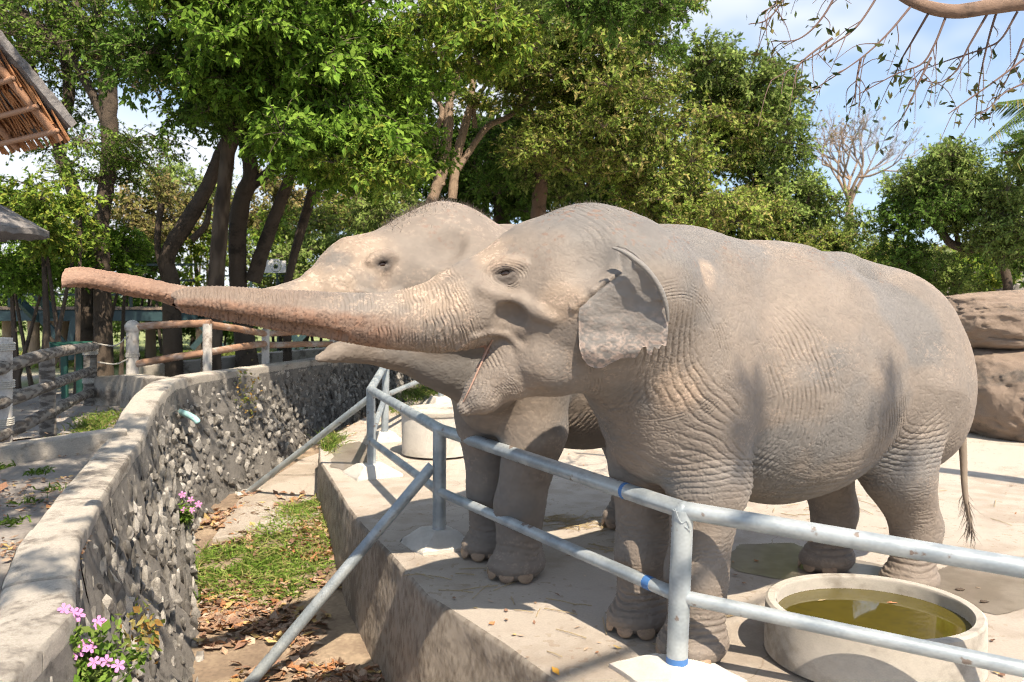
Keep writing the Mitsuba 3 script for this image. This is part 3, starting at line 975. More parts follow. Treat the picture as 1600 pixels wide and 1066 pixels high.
        spk = sstep(0.50, 0.64, 0.65 * meshkit.noise(v * 150, 61) + 0.35 * meshkit.noise(v * 70, 67)) * sstep(0.40, 0.6, meshkit.noise(v * 30, 62))
        tb = ontrunk * sstep(sp['pale'][1], sp['pale'][0], arc)
        face = np.zeros(len(v))
        for (x, y), r in sp['pale_at']:
            q3 = (v - HP(x, y)) - ((v - HP(x, y)) @ hn)[:, None] * hn
            face = np.maximum(face, sstep(r, r * 0.4, np.linalg.norm(q3, axis=1)))
        pale = np.maximum(tb * (1 - 0.75 * below), face) * sstep(-0.25, 0.1, N(7, 63, 3))
        col = mixv(col, np.array([0.36, 0.28, 0.215]), 0.65 * pale)
        col = mixv(col, pink, np.clip(spk * (0.25 * sstep(0.0, 0.2, N(2.5, 64, 3)) * body_mask + 0.60 * pale + 0.35 * ontrunk), 0, 1))
        far = ontrunk * sstep(sp['pale'][1] * 0.9, sp['pale'][1] * 1.5, arc)
        col = mixv(col, np.array(sp['tip']), 0.75 * far)
        col = mixv(col, red, ontrunk * below * sstep(0.25, 0.6, arc) * (0.55 + 0.4 * sstep(-0.1, 0.15, N(20, 65, 3))))
        dark = sstep(0.54, 0.62, meshkit.fbm(v * 75, 3, 66)) * ontrunk * below * sstep(0.3, 0.6, arc)
        col = mixv(col, np.array([0.10, 0.065, 0.05]), 0.7 * dark)
        for c, out in eyes:
            re = np.linalg.norm((v - c) * np.array([1, 1, 1.2]), axis=1)
            col = mixv(col, np.array([0.085, 0.075, 0.07]), 0.85 * sstep(0.080, 0.040, re + 0.03 * warp2))
        for (x, y), r, c in sp.get('stain', []):
            q3 = (v - HP(x, y)); rr = np.linalg.norm(q3 - (q3 @ hn)[:, None] * hn * 0.3, axis=1)
            col = mixv(col, np.array(c), 0.85 * sstep(r, r * 0.6, rr + 0.02 * warp2))
        mud = sstep(0.61, 0.66, meshkit.fbm(v * 55, 3, 71)) * sstep(0.02, 0.12, N(6, 75, 2)) * sstep(1.95, 2.2, loc[:, 2] + 0.3 * N(3, 72, 2))
        col = mixv(col, np.array([0.20, 0.13, 0.10]), 0.6 * mud)
        col *= (1 + 0.30 * N(5, 76, 3) + 0.20 * N(26, 73, 2) + 0.14 * N(80, 74, 2))[:, None]
        return disp, col

    disp, col = rows(skin_of, v)
    v = v + n * disp[:, None]
    f = q
    key = sp['key']
    part(key, 'body', (v, f), 'skin', True, color=np.clip(col, 0.01, 0.9))
    # eyes
    for c, out in eyes:
        e = trimesh.creation.icosphere(3, 0.036)
        part(key, 'eye', (np.asarray(e.vertices) + c - out * 0.011, np.asarray(e.faces)), 'eye_gloss', True)
    # toenails
    for F, kind, side in feet:
        for a in ([-62, -22, 20, 60] if kind == 'fore' else [-50, -5, 42]):
            d = math.cos(math.radians(a)) * h + math.sin(math.radians(a)) * l
            sd = np.cross([0, 0, 1.0], d)
            m = trimesh.creation.icosphere(2, 1.0)
            q3 = np.asarray(m.vertices) * np.array([0.015, 0.052, 0.043]) * s
            tilt = np.array([0, 0, 1.0]) * 0.93 - d * 0.36
            vv = q3[:, :1] * np.cross(sd, tilt) * 1 + q3[:, 1:2] * sd + q3[:, 2:3] * tilt + F + h * 0.03 + d * 0.174 * s + np.array([0, 0, 0.048 * s])
            part(key, 'toenail', (vv, np.asarray(m.faces)), 'nail', True)
    return dict(body=body, HP=HP, W=W, h=h, l=l, hn=hn, hh=hh, key=key, eyes=eyes, H0=H0)


def strand_mesh(roots, dirs, length, width, g, droop=0.3):
    vs, fs = [], []
    for r, d in zip(roots, dirs):
        L = length * g.uniform(0.5, 1.2)
        side = unit(np.cross(d, g.normal(size=3)))
        p1 = r + d * L * 0.5; p2 = r + d * L + np.array([0, 0, -droop * L]) + g.normal(size=3) * 0.1 * L
        k = len(vs) * 0 + sum(len(x) for x in vs)
        vs.append(np.array([r - side * width, r + side * width, p1 - side * width * 0.7, p1 + side * width * 0.7, p2]))
        fs.append(np.array([[0, 1, 3], [0, 3, 2], [2, 3, 4]]) + k)
    return np.vstack(vs), np.vstack(fs)


FK = thing('elephant', 'nearer elephant seen whole, grey flank and speckled ear, trunk stretched out level', 'elephant', 'elephants reaching out their trunks')
FRONT = elephant(dict(
    key=FK, origin=(0.86, 4.9), heading=(-0.82, -0.57), scale=1.0, head_heading=(-0.97, -0.24), head_at=(0.16, 4.42),
    masses=[((-0.98, 0, 1.43), (1.02, 0.60, 0.76), 0.1, 0.0), ((-0.08, 0, 1.60), (0.55, 0.44, 0.66), 0.15, 0.0), ((-1.92, 0, 1.47), (0.66, 0.54, 0.655), 0.15, 0.0),
            ((-2.24, 0.0, 1.26), (0.38, 0.48, 0.56), 0.12, 0.0), ((0.10, 0, 1.28), (0.24, 0.28, 0.36), 0.15, 0.0)],
    bars=[((0.15, 0, 2.05), (-1.0, 0, 2.015), 0.24, 0.20, 0.2), ((-1.0, 0, 2.015), (-1.5, 0, 1.985), 0.20, 0.22, 0.02), ((-1.5, 0, 1.985), (-2.15, 0, 1.83), 0.22, 0.26, 0.02)],
    feet=[('fore', 1, (0.98, 4.70)), ('fore', -1, (0.76, 5.12)), ('hind', 1, (2.62, 5.80)), ('hind', -1, (2.25, 6.28))],
    head=[((915, 432, 112), (915, 432, 112), 0.78, 0.08, 0), ((852, 440, 92), (852, 440, 92), 0.72, 0.08, 0), ((835, 440, 84), (745, 472, 66), 0.62, 0.06, 0),
          ((885, 525, 88), (860, 480, 90), 0.90, 0.08, 0), ((845, 560, 52), (800, 560, 30), 1.15, 0.06, 0), ((900, 440, 70), (985, 452, 100), 1.3, 0.15, 0),
          ((858, 560, 58), (806, 580, 44), 1.0, 0.05, 1), ((802, 568, 50), (754, 616, 31), 0.85, 0.04, 1), ((754, 616, 31), (727, 636, 14), 0.9, 0.02, 1), ((870, 555, 58), (885, 520, 60), 1.15, 0.06, 1)],
    trunk=[(745, 472, 66), (690, 494, 60), (640, 500, 50), (600, 501, 45), (540, 496, 40), (480, 489, 36), (420, 482, 32), (360, 475, 28), (320, 471, 24), (295, 470, 21), (277, 472, 17)],
    twist=0.55, neck_px=[(935, 462, 108, 1.0)], neck_to=[(0.02, 0, 1.66, 0.46), (0.00, 0, 1.32, 0.24)],
    tipcuts=[((274, 470), (262, 468), 5), ((276, 480), (262, 480), 5)], ridges=[([(897, 480), (908, 468), (926, 453), (946, 439), (964, 428)], 0.017, 0.010, 0.002, 0.025),
            ([(715, 545), (742, 526), (768, 519), (795, 524), (814, 545), (822, 575), (832, 600)], 0.010, 0.014, 0.0, 0.025),
            ([(752, 452), (780, 462), (812, 470), (840, 488), (862, 498)], 0.016, 0.014, 0.0, 0.05)],
    bulges=[((862, 562), (0.15, 0.10, 0.14), 0.075, 0.04)], dents=[((797, 494), (0.075, 0.05, 0.06), 0.018, 0.04), ((905, 395), (0.14, 0.05, 0.12), 0.035, 0.08)],
    cuts=[], eye=(790, 428), dome=(900, 420),
    lo=(-1.75, 3.3, 0.0), hi=(3.45, 6.85, 2.55), step=0.018, fine=True,
    folds=[((0.25, 0.3, 1.30), 0.52, 0.98, 0.030, 0.0080, (-1.1, 0.6)), ((-1.75, 0.3, 1.55), 0.42, 0.75, 0.030, 0.008, (-2.6, -0.5)), ((1.75, 0, 1.9), 1.25, 1.62, 0.030, 0.004, None),
           ((-0.10, 0.1, 1.55), 0.52, 0.72, 0.026, 0.0055, (-2.9, -1.0)), ((-0.95, 0, 2.4), 1.45, 1.75, 0.032, 0.006, None)],
    face_folds=[((1010, 560), 0.28, 0.42, 0.016, 0.0045), ((690, 590), 0.13, 0.32, 0.018, 0.004), ((745, 640), 0.02, 0.25, 0.011, 0.0025)],
    tip=(0.20, 0.15, 0.12), pale=(0.25, 0.62), pale_at=[((770, 400), 0.14), ((850, 470), 0.13), ((1090, 430), 0.10), ((1040, 600), 0.18)],
    stain=[((754, 548), 0.045, (0.30, 0.165, 0.13)), ((746, 572), 0.022, (0.36, 0.22, 0.17)), ((738, 592), 0.016, (0.36, 0.23, 0.18))]))
RK = thing('elephant', 'farther elephant mostly hidden behind the other, pale face and trunk lifted higher', 'elephant', 'elephants reaching out their trunks')
REAR = elephant(dict(
    key=RK, origin=(-0.06, 6.3), heading=(-0.66, -0.75), scale=1.06, head_heading=(-0.86, -0.51), head_at=(-0.50, 5.65),
    masses=[((-0.98, 0, 1.43), (1.02, 0.58, 0.74), 0.1, 0.0), ((-0.08, 0, 1.60), (0.55, 0.44, 0.66), 0.15, 0.0), ((-1.75, 0, 1.50), (0.62, 0.52, 0.68), 0.15, 0.0),
            ((0.10, 0, 1.28), (0.24, 0.28, 0.36), 0.15, 0.0)],
    bars=[((0.1, 0, 2.02), (-1.0, 0, 2.03), 0.24, 0.20, 0.2), ((-1.0, 0, 2.03), (-2.0, 0, 1.86), 0.20, 0.24, 0.2)],
    feet=[('fore', 1, (0.05, 6.12)), ('fore', -1, (-0.16, 6.62)), ('hind', 1, (1.05, 6.95)), ('hind', -1, (0.98, 7.5))],
    head=[((695, 420, 104), (695, 420, 104), 0.72, 0.08, 0), ((620, 440, 78), (560, 445, 70), 0.62, 0.07, 0), ((650, 425, 78), (620, 440, 78), 0.75, 0.08, 0),
          ((680, 490, 78), (650, 460, 80), 0.90, 0.08, 0), ((560, 445, 72), (505, 466, 48), 0.68, 0.05, 0), ((720, 440, 70), (780, 455, 90), 1.2, 0.15, 0),
          ((690, 552, 50), (610, 545, 32), 0.9, 0.06, 1), ((610, 545, 30), (552, 541, 26), 0.8, 0.03, 1), ((556, 540, 29), (524, 552, 17), 0.8, 0.02, 1), ((524, 552, 17), (499, 560, 8), 0.8, 0.01, 1), ((690, 550, 54), (760, 590, 60), 0.8, 0.08, 1)],
    trunk=[(560, 455, 66), (500, 464, 42), (440, 474, 30), (380, 478, 24), (320, 471, 20), (255, 457, 17), (203, 447, 18), (150, 437, 17), (125, 434, 17), (102, 437, 16), (88, 447, 15), (77, 462, 13), (70, 476, 9)],
    twist=0.2, neck_px=[(715, 450, 92, 1.0)], neck_to=[(0.02, 0, 1.66, 0.44), (0.00, 0, 1.32, 0.24)],
    ridges=[([(560, 455), (590, 462), (625, 455)], 0.012, 0.012, 0.0, 0.03)], dents=[((690, 375), (0.14, 0.05, 0.12), 0.035, 0.08)],
    cuts=[], eye=(596, 414), dome=(690, 400),
    lo=(-2.3, 3.7, 0.0), hi=(1.9, 8.4, 2.75), step=0.0225, fine=False,
    folds=[((0.0, 0.3, 1.15), 0.34, 0.78, 0.040, 0.009, (-1.2, 0.9)), ((1.75, 0, 1.9), 1.25, 1.62, 0.030, 0.004, None)],
    face_folds=[((520, 550), 0.02, 0.35, 0.02, 0.004)],
    tip=(0.30, 0.175, 0.12), pale=(0.45, 0.85), pale_at=[((550, 410), 0.28), ((680, 450), 0.18)], stain=[]))


def hits(body, pts):
    """Where the viewing rays of these pixels meet the skin."""
    d = np.array([ray(x, y) for x, y in pts]); t = np.full(len(d), 2.5)
    for _ in range(120):
        t = t + np.maximum(rows(body, EYE + d * t[:, None]), -0.01) * 0.7
    return EYE + d * t[:, None]


def ear(E, outline, root_px, rear_px, lift, key):
    """A thin flap hung along root_px whose rear edge stands off the neck."""
    from scipy.spatial import Delaunay
    poly = sg.Polygon(outline)
    A0, A1 = hits(E['body'], root_px)
    B = hits(E['body'], [rear_px])[0]
    A0, A1 = A0 - E['hn'] * 0 + unit(EYE - A0) * 0.03, A1 + unit(EYE - A1) * 0.03
    B = B + unit(EYE - B) * lift
    n = unit(np.cross(A1 - A0, B - A0))
    if np.dot(n, EYE - A0) < 0:
        n = -n
    edge = [poly.exterior.interpolate(t) for t in np.arange(0, poly.length, 3.0)]
    bp = np.array([[e.x, e.y] for e in edge])
    x0, y0, x1, y1 = poly.bounds
    inner = poly.buffer(-2.0)
    g = np.array([[x, y] for x in np.arange(x0, x1, 3.0) for y in np.arange(y0, y1, 3.0) if inner.contains(sg.Point(x, y))])
    px = np.vstack([bp, g])
    tri = Delaunay(px).simplices
    cen = px[tri].mean(1)
    tri = tri[[poly.contains(sg.Point(c)) for c in cen]]
    v = np.array([PL(x, y, A0, n) for x, y in px])
    dist = np.array([poly.exterior.distance(sg.Point(x, y)) for x, y in px])
    u = (px[:, 0] - x0) / (x1 - x0); w = (px[:, 1] - y0) / (y1 - y0)
    bulge = -0.020 * np.sin(np.pi * np.clip(u, 0, 1)) * (1 - 0.5 * w) + 0.055 * (meshkit.fbm(v * 6, 3, 91) - 0.5) - 0.02 * sstep(0.8, 1.0, w)
    bulge += 0.022 * sstep(22, 4, np.where((px[:, 1] < 470) & (px[:, 0] > 990), dist, 99))
    fine = 0.006 * (meshkit.fbm(v * 40, 3, 92) - 0.5)
    v = v + n * (bulge + fine)[:, None]
    th = 0.0025 + 0.006 * sstep(0, 8, dist)
    cr = np.cross(v[tri[:, 1]] - v[tri[:, 0]], v[tri[:, 2]] - v[tri[:, 0]])
    tri = np.where(((cr @ n) < 0)[:, None], tri[:, ::-1], tri)
    nb = len(bp)
    side = np.array([[i, (i + 1) % nb] for i in range(nb)])
    V = np.vstack([v + n * th[:, None], v - n * th[:, None]]); m = len(v)
    Fs = np.vstack([tri, tri[:, ::-1] + m, np.stack([side[:, 0], side[:, 0] + m, side[:, 1]], 1), np.stack([side[:, 1], side[:, 0] + m, side[:, 1] + m], 1)])
    low = sstep(0.30, 1.0, w) * 0.9 + 0.35 * sstep(18, 2, dist)
    spk = sstep(0.50, 0.60, meshkit.noise(v * 110, 93) * 0.6 + meshkit.noise(v * 45, 94) * 0.4 + 0.10 * (low - 0.6))
    c = np.array([0.225, 0.215, 0.208]) * (1 + 0.25 * (meshkit.fbm(v * 12, 3, 95) - 0.5))[:, None]
    c = c * (1 - (0.75 * spk * np.clip(low, 0, 1))[:, None]) + np.array([0.50, 0.40, 0.35]) * (0.75 * spk * np.clip(low, 0, 1))[:, None]
    part(key, 'ear', (V, Fs), 'ear_skin', True, color=np.vstack([c, c]), label='grey ear with pink speckles and a ragged lower edge')
    return A0, n


A0, EN = ear(FRONT, [(962, 386), (975, 389), (994, 400), (1013, 417), (1030, 440), (1040, 464), (1044, 490), (1044, 520), (1041, 540), (1034, 538), (1030, 545), (1022, 541), (1018, 556), (1011, 552), (1010, 541),
                         (1003, 543), (998, 553), (993, 561), (982, 560), (968, 563), (955, 570), (942, 578), (930, 579), (918, 573), (910, 560), (905, 540), (904, 515), (904, 492), (906, 478), (925, 461), (948, 445), (972, 428), (968, 405)],
             [(940, 440), (905, 545)], (1040, 480), 0.11, FK)
rim = curve([PL(x, y, A0, EN) + EN * o for x, y, o in ((958, 386, 0.022), (975, 391, 0.040), (995, 404, 0.050), (1015, 422, 0.050), (1031, 446, 0.045), (1041, 474, 0.034), (1044, 500, 0.020))], 26)
part(FK, 'ear_rim', tube(rim, np.interp(np.linspace(0, 1, 26), [0, 0.3, 0.7, 1], [0.005, 0.014, 0.013, 0.005]), 14, rough=0.25), 'ear_rim_skin', True, label='folded over upper rim of the ear')

lip = hits(FRONT['body'], [(771, 531), (763, 546), (754, 566), (744, 588), (734, 610), (725, 628)])
part(FK, 'mouth_lining', tube(curve(lip + np.array([-0.004, -0.004, 0.0]), 24), np.interp(np.linspace(0, 1, 24), [0, 0.3, 1], [0.004, 0.006, 0.003]), 8, rough=0.3), 'mouth_pink', True, label='pink inner edge of the open mouth')

# tail, its tuft, hair on the crowns and backs
tl = curve([P(1490, 560, 6.3), P(1500, 640, 6.4), P(1505, 710, 6.45), P(1508, 770, 6.45), P(1518, 828, 6.45)], 24)
part(FK, 'tail', tube(tl, np.linspace(0.040, 0.014, 24), 12), 'tail_skin', True)
g = np.random.default_rng(3)
vs = [tl[int(i)] for i in g.uniform(17, 23.9, 90)]
ds = [unit(np.array([g.normal() * 0.35, g.normal() * 0.3, -1.0])) for _ in vs]
part(FK, 'tail_tuft', strand_mesh(vs, ds, 0.17, 0.004, g, 0.1), 'hair', kind='stuff')


def crown_hair(E, key, px_list, n, length, seed):
    g = np.random.default_rng(seed)
    pts = curve(np.array(px_list, float), 200)[g.integers(200, size=n)]
    p = np.array([E['HP'](x, y) for x, y in pts]) + E['hn'] * g.normal(size=(n, 1)) * 0.07 + np.array([0, 0, 0.12])
    for _ in range(25):
        p = p - np.array([0, 0, 1.0]) * rows(E['body'], p)[:, None] * 0.8
    d = np.stack([g.normal(size=n) * 0.5, g.normal(size=n) * 0.5, np.ones(n)], 1)
    part(key, 'hair', strand_mesh(p - np.array([0, 0, 0.008]), d / np.linalg.norm(d, axis=1, keepdims=True), length, 0.0009, g, 0.15), 'hair', kind='stuff')


crown_hair(REAR, RK, [(600, 345), (640, 330), (690, 317), (735, 330), (760, 345)], 1100, 0.060, 5)
crown_hair(FRONT, FK, [(840, 345), (880, 322), (920, 314), (960, 324), (1010, 348)], 260, 0.035, 6)
# ---------------------------------------------------------------- pipe railing round the platform
def ringed(pts, r, sides=18):
    return tube(pts, r, sides)


RAIL = thing('pipe_railing', 'grey galvanised pipe railing with two rails and slanting braces along the platform edge', 'railing')
gA, gB, gC, gD = G(1057, 1056), G(686, 852), G(581, 742), G(601, 688)
tA, tB, tC, tD = P(1067, 797, gA[1]), P(687, 671, gB[1]), P(579, 609, gC[1]), P(603, 568, gD[1])
mA, mB, mC, mD = P(1062, 932, gA[1]), P(686, 768, gB[1]), P(578, 688, gC[1]), P(602, 618, gD[1])
dR = unit([2.19 - gA[0], 3.83 - gA[1], 0])
gF = np.array([gA[0], gA[1], 0]) + dR * 2.75
tF, mF = gF + [0, 0, 0.66], gF + [0, 0, 0.22]
gE = np.array([-1.30, 16.3, 0.0]); tE, mE = gE + [0, 0, 1.0], gE + [0, 0, 0.60]
gG = gF + np.array([2.2, -1.2, 0]); tG, mG = gG + [0, 0, 0.66], gG + [0, 0, 0.22]
for base, top, r in ((gA, tA, 0.054), (gB, tB, 0.052), (gC, tC, 0.048), (gD, tD, 0.050), (gE, tE, 0.05), (gF, tF, 0.055), (gG, tG, 0.055)):
    b0 = np.array([*base[:2], 0.02])
    part(RAIL, 'post', tube([b0, b0 + (top - b0) * 0.5, top], r, 24), 'steel', 40)
for a, b in ((tG, tF), (tF, tA), (tA, tB), (tB, tC), (tC, tD), (tD, tE)):
    part(RAIL, 'top_rail', tube([a, a + (b - a) * 0.33, a + (b - a) * 0.66, b], 0.045, 24), 'steel', 40)
for a, b in ((mG, mF), (mF, mA), (mA, mB), (mB, mC), (mC, mD), (mD, mE)):
    part(RAIL, 'middle_rail', tube([a, a + (b - a) * 0.5, b], 0.036, 22), 'steel', 40)
for p in (tA, tB, tC, tD, tE, tF):
    e = trimesh.creation.icosphere(3, 0.0465)
    part(RAIL, 'joint', (np.asarray(e.vertices) + p, np.asarray(e.faces)), 'steel', True)
footB, footC = np.array([-2.02, 6.45, -1.02]), G(384, 776, -0.52)
part(RAIL, 'brace', tube([P(676, 728, gB[1]), footB], 0.044, 20), 'steel', 40)
part(RAIL, 'brace', tube([P(577, 622, gC[1]), footC + [0, 0, 0.03]], 0.038, 20), 'steel', 40)
def footing(c, w0, w1, h, yaw, seed):
    a, b = w0 / 2, w1 / 2
    pts = np.array([[x * a, y * a, -0.03] for x in (-1, 1) for y in (-1, 1)] + [[x * a * 0.97, y * a * 0.97, 0.025] for x in (-1, 1) for y in (-1, 1)] + [[x * b, y * b, h] for x in (-1, 1) for y in (-1, 1)])
    pts[:, :2] += np.random.default_rng(seed).normal(size=(12, 2)) * 0.012
    m = trimesh.Trimesh(pts).convex_hull.subdivide().subdivide().subdivide()
    v = np.asarray(m.vertices) + 0.012 * (meshkit.fbm(np.asarray(m.vertices) * 14 + seed, 3, seed)[:, None] - 0.5)
    c_, s_ = math.cos(yaw), math.sin(yaw)
    return v @ np.array([[c_, s_, 0], [-s_, c_, 0], [0, 0, 1]]) + np.array([*c[:2], c[2] if len(c) > 2 else 0]), np.asarray(m.faces)
for i, (c, w0, w1, h) in enumerate(((gA, 0.50, 0.22, 0.07), (gB, 0.46, 0.20, 0.13), (gC, 0.50, 0.24, 0.12), (gD, 0.40, 0.2, 0.12), (gE, 0.5, 0.25, 0.15), (gF, 0.5, 0.22, 0.1), (footC, 0.34, 0.22, 0.07))):
    part(RAIL, 'footing', footing(c, w0, w1, h, 0.5, 20 + i), 'pale_concrete', 30)
def band(a, b, r, t0, t1):
    return tube([a + (b - a) * t0, a + (b - a) * t1], r, 24)
A0_, = (np.array([*gA[:2], 0.02]),)
part(RAIL, 'blue_band', band(A0_, tA, 0.0552, 0.045, 0.095), 'blue_paint', 40)
part(RAIL, 'blue_band', band(mB, mA, 0.0372, 0.905, 0.925), 'blue_paint', 40)
part(RAIL, 'blue_band', band(tB, tA, 0.0462, 0.83, 0.84), 'blue_paint', 40)
wire = curve([tA + [-0.05, -0.05, 0.02], tA + [-0.02, -0.056, -0.05], tA + [0.01, -0.060, -0.04], tA + [0.03, -0.055, -0.09], tA + [0.0, -0.059, -0.07]], 20)
part(RAIL, 'wire_tie', tube(wire, 0.0025, 6), 'steel')

# ---------------------------------------------------------------- water ring, covered drum
TANK = thing('water_tank', 'round concrete ring full of murky green brown water, in front at the right', 'water tank')
tc = np.array([1.915, 4.70, 0.0])
prof = [(0.486, 0.02), (0.486, 0.272), (0.494, 0.286), (0.532, 0.290), (0.546, 0.278), (0.550, 0.02), (0.486, 0.02)]
v, f = lathe(prof, tc, 96)
part(TANK, 'ring', outward((v, f)), 'concrete', 30)
part(TANK, 'water', (np.vstack([[tc + [0, 0, 0.215]], tc + np.c_[0.488 * np.cos(np.arange(64) * np.pi / 32), 0.488 * np.sin(np.arange(64) * np.pi / 32), np.full(64, 0.215)]]), np.array([[0, 1 + i, 1 + (i + 1) % 64] for i in range(64)])), 'murky_water')
DRUM = thing('concrete_drum', 'pale covered concrete drum behind the railing', 'drum')
dc = np.array([*P(684, 690, 11.0)[:2], 0.0])
v, f = lathe([(0, 0.03), (0.44, 0.03), (0.445, 0.50), (0.44, 0.515), (0, 0.515)], dc, 64)
part(DRUM, 'ring', outward((v, f)), 'pale_concrete', 30)
v, f = lathe([(0, 0.517), (0.465, 0.517), (0.468, 0.56), (0.455, 0.575), (0, 0.58)], dc, 64)
part(DRUM, 'lid', outward((v, f)), 'concrete', 30)
g = np.random.default_rng(21)
for px, py, a, c in ((1285, 938, 0.4, (0.30, 0.24, 0.12)), (1395, 942, -0.3, (0.45, 0.20, 0.09))):
    o = G(px, py, 0.217)
    v = np.array([[-0.035, 0, 0], [-0.01, 0.012, 0.003], [-0.01, -0.012, 0.003], [0.03, 0, 0.001]]) @ np.array([[math.cos(a), math.sin(a), 0], [-math.sin(a), math.cos(a), 0], [0, 0, 1]]) + o
    single('floating_leaf', (v, np.array([[0, 2, 1], [1, 2, 3]])), 'vertex_matte', 'reddish dry leaf floating in the water tank' if c[0] > 0.4 else 'pale dry leaf floating at the left in the water tank', 'leaf', color=np.tile(c, (4, 1)))

# wet patches on the yard: a thin film of water on dirty concrete
def puddle(pts, label, seed):
    poly = sg.Polygon([G(x, y)[:2] for x, y in pts]).buffer(0.15).buffer(-0.15)
    ring = np.array(poly.exterior.segmentize(0.03).coords)[:-1]
    ring += 0.10 * (np.stack([meshkit.fbm(np.c_[ring * 6, ring[:, 0] * 0], 3, seed + k) for k in (0, 1)], 1) - 0.5)
    v, f = trimesh.creation.triangulate_polygon(sg.Polygon(ring).buffer(0), engine='earcut')
    k = single('puddle', (np.c_[np.asarray(v), np.full(len(v), 0.004)], np.asarray(f)), 'wet', label, 'puddle', kind='structure')
puddle([(1130, 872), (1160, 852), (1230, 848), (1290, 862), (1385, 885), (1395, 905), (1330, 912), (1210, 905), (1150, 892)], 'shallow puddle mirroring the sky under the nearer elephant', 3)
puddle([(1440, 900), (1520, 872), (1600, 880), (1660, 905), (1640, 945), (1560, 962), (1490, 950), (1445, 925)], 'damp brown patch of concrete behind the water tank', 5)
puddle([(520, 700), (560, 690), (580, 700), (585, 725), (545, 738), (517, 730)], 'dark damp patch by the corner of the railing', 7)

# ---------------------------------------------------------------- the visitors' side: log fence, pipe fence, kerbs
FENCE = thing('log_fence', 'grey log fence of three rails lashed with rope at the left edge', 'fence')
z0 = 0.45
f1, f2, f3 = G(4, 722, z0), G(75, 688, z0), G(141, 633, z0)
for b, ty, tx, r in ((f1, 528, 6, 0.075), (f2, 546, 73, 0.078), (f3, 541, 141, 0.088)):
    t = P(tx, ty, b[1])
    part(FENCE, 'post', tube([b - [0, 0, 0.08], b + (t - b) * 0.35, b + (t - b) * 0.7, t], [r * 1.08, r, r, r * 0.95], 14, rough=0.10, seed=int(tx)), 'white_post' if b is f1 else 'log', 50)
def log(pts, r, seed):
    c = curve(pts, 14)
    return tube(c, np.array([r * (1 + 0.04 * math.sin(k * 1.7 + seed)) for k in range(14)]), 14, rough=0.10, seed=seed)
for k, (y1, y2, y3) in enumerate(((574, 553, 541), (628, 603, 580), (678, 645, 613))):
    part(FENCE, 'rail', log([P(-90, y1 + 25, f1[1] - 1.4), P(6, y1, f1[1] - 0.03), P(75, y2, f2[1] - 0.10), P(148 if k == 0 else 140, y3, f3[1] - (0.12 if k == 0 else 0.02))], 0.060, 40 + k), 'log', 50)
def lashing(b, t, r, n, frac):
    d = unit(t - b); a = unit(np.cross(d, [0, 1, 0])); c = np.cross(d, a); o = b + (t - b) * frac
    ang = np.linspace(0, n * 2 * np.pi, n * 14)
    return tube(np.array([o + d * (x / (2 * np.pi)) * 0.018 + r * (math.cos(x) * a + math.sin(x) * c) for x in ang]), 0.008, 6)
for b, tx, ty, r, fr in ((f1, 6, 528, 0.088, 0.30), (f1, 6, 528, 0.088, 0.60), (f1, 6, 528, 0.088, 0.90), (f3, 141, 541, 0.098, 0.38), (f3, 141, 541, 0.098, 0.86)):
    part(FENCE, 'rope_lashing', lashing(b, P(tx, ty, b[1]), r, 4, fr), 'rope', True)
PF = thing('pipe_fence', 'rusty two rail pipe fence with pale posts behind the stone wall', 'fence')
q1, q2, q3, q4 = (207, 12.4), (324, 12.3), (415, 13.9), (520, 16.2)
for (px, dep), ty, by, r in ((q1, 508, 588, 0.082), (q2, 506, 584, 0.062), (q3, 514, 570, 0.060), (q4, 505, 560, 0.06)):
    part(PF, 'post', tube([P(px, by + 4, dep), P(px, ty, dep)], r, 16), 'white_post', 40)
for a, b in (((207, 511, 12.4), (330, 505, 12.3)), ((324, 507, 12.3), (415, 522, 13.9)), ((415, 522, 13.9), (520, 517, 16.2)), ((207, 570, 12.4), (324, 551, 12.3)), ((324, 551, 12.3), (415, 537, 13.9)), ((415, 540, 13.9), (520, 538, 16.2)), ((520, 517, 16.2), (620, 515, 19.5)), ((520, 538, 16.2), (620, 533, 19.5))):
    pa, pb = P(*a), P(*b)
    part(PF, 'rail', tube([pa, (pa + pb) / 2 + [0, 0, 0.01], pb], 0.050, 12, rough=0.05), 'rusty', 40)
part(PF, 'cap', (lambda m: (np.asarray(m.vertices) + P(207, 512, 12.4), np.asarray(m.faces)))(trimesh.creation.icosphere(3, 0.105)), 'white_post', True)
part(PF, 'rope_lashing', lashing(P(207, 588, 12.4), P(207, 508, 12.4), 0.09, 3, 0.38), 'rope', True)
for n_, (a, m_, b) in enumerate((((150, 537, 12.4), (180, 540, 12.4), (200, 525, 12.3)), ((153, 566, 12.4), (180, 569, 12.4), (200, 561, 12.3)))):
    single('rope', tube(curve([P(*a), P(*m_), P(*b)], 16), 0.010, 6), 'rope', ('upper' if n_ == 0 else 'lower') + ' white rope sagging between the log fence and the pipe fence', 'rope', True)
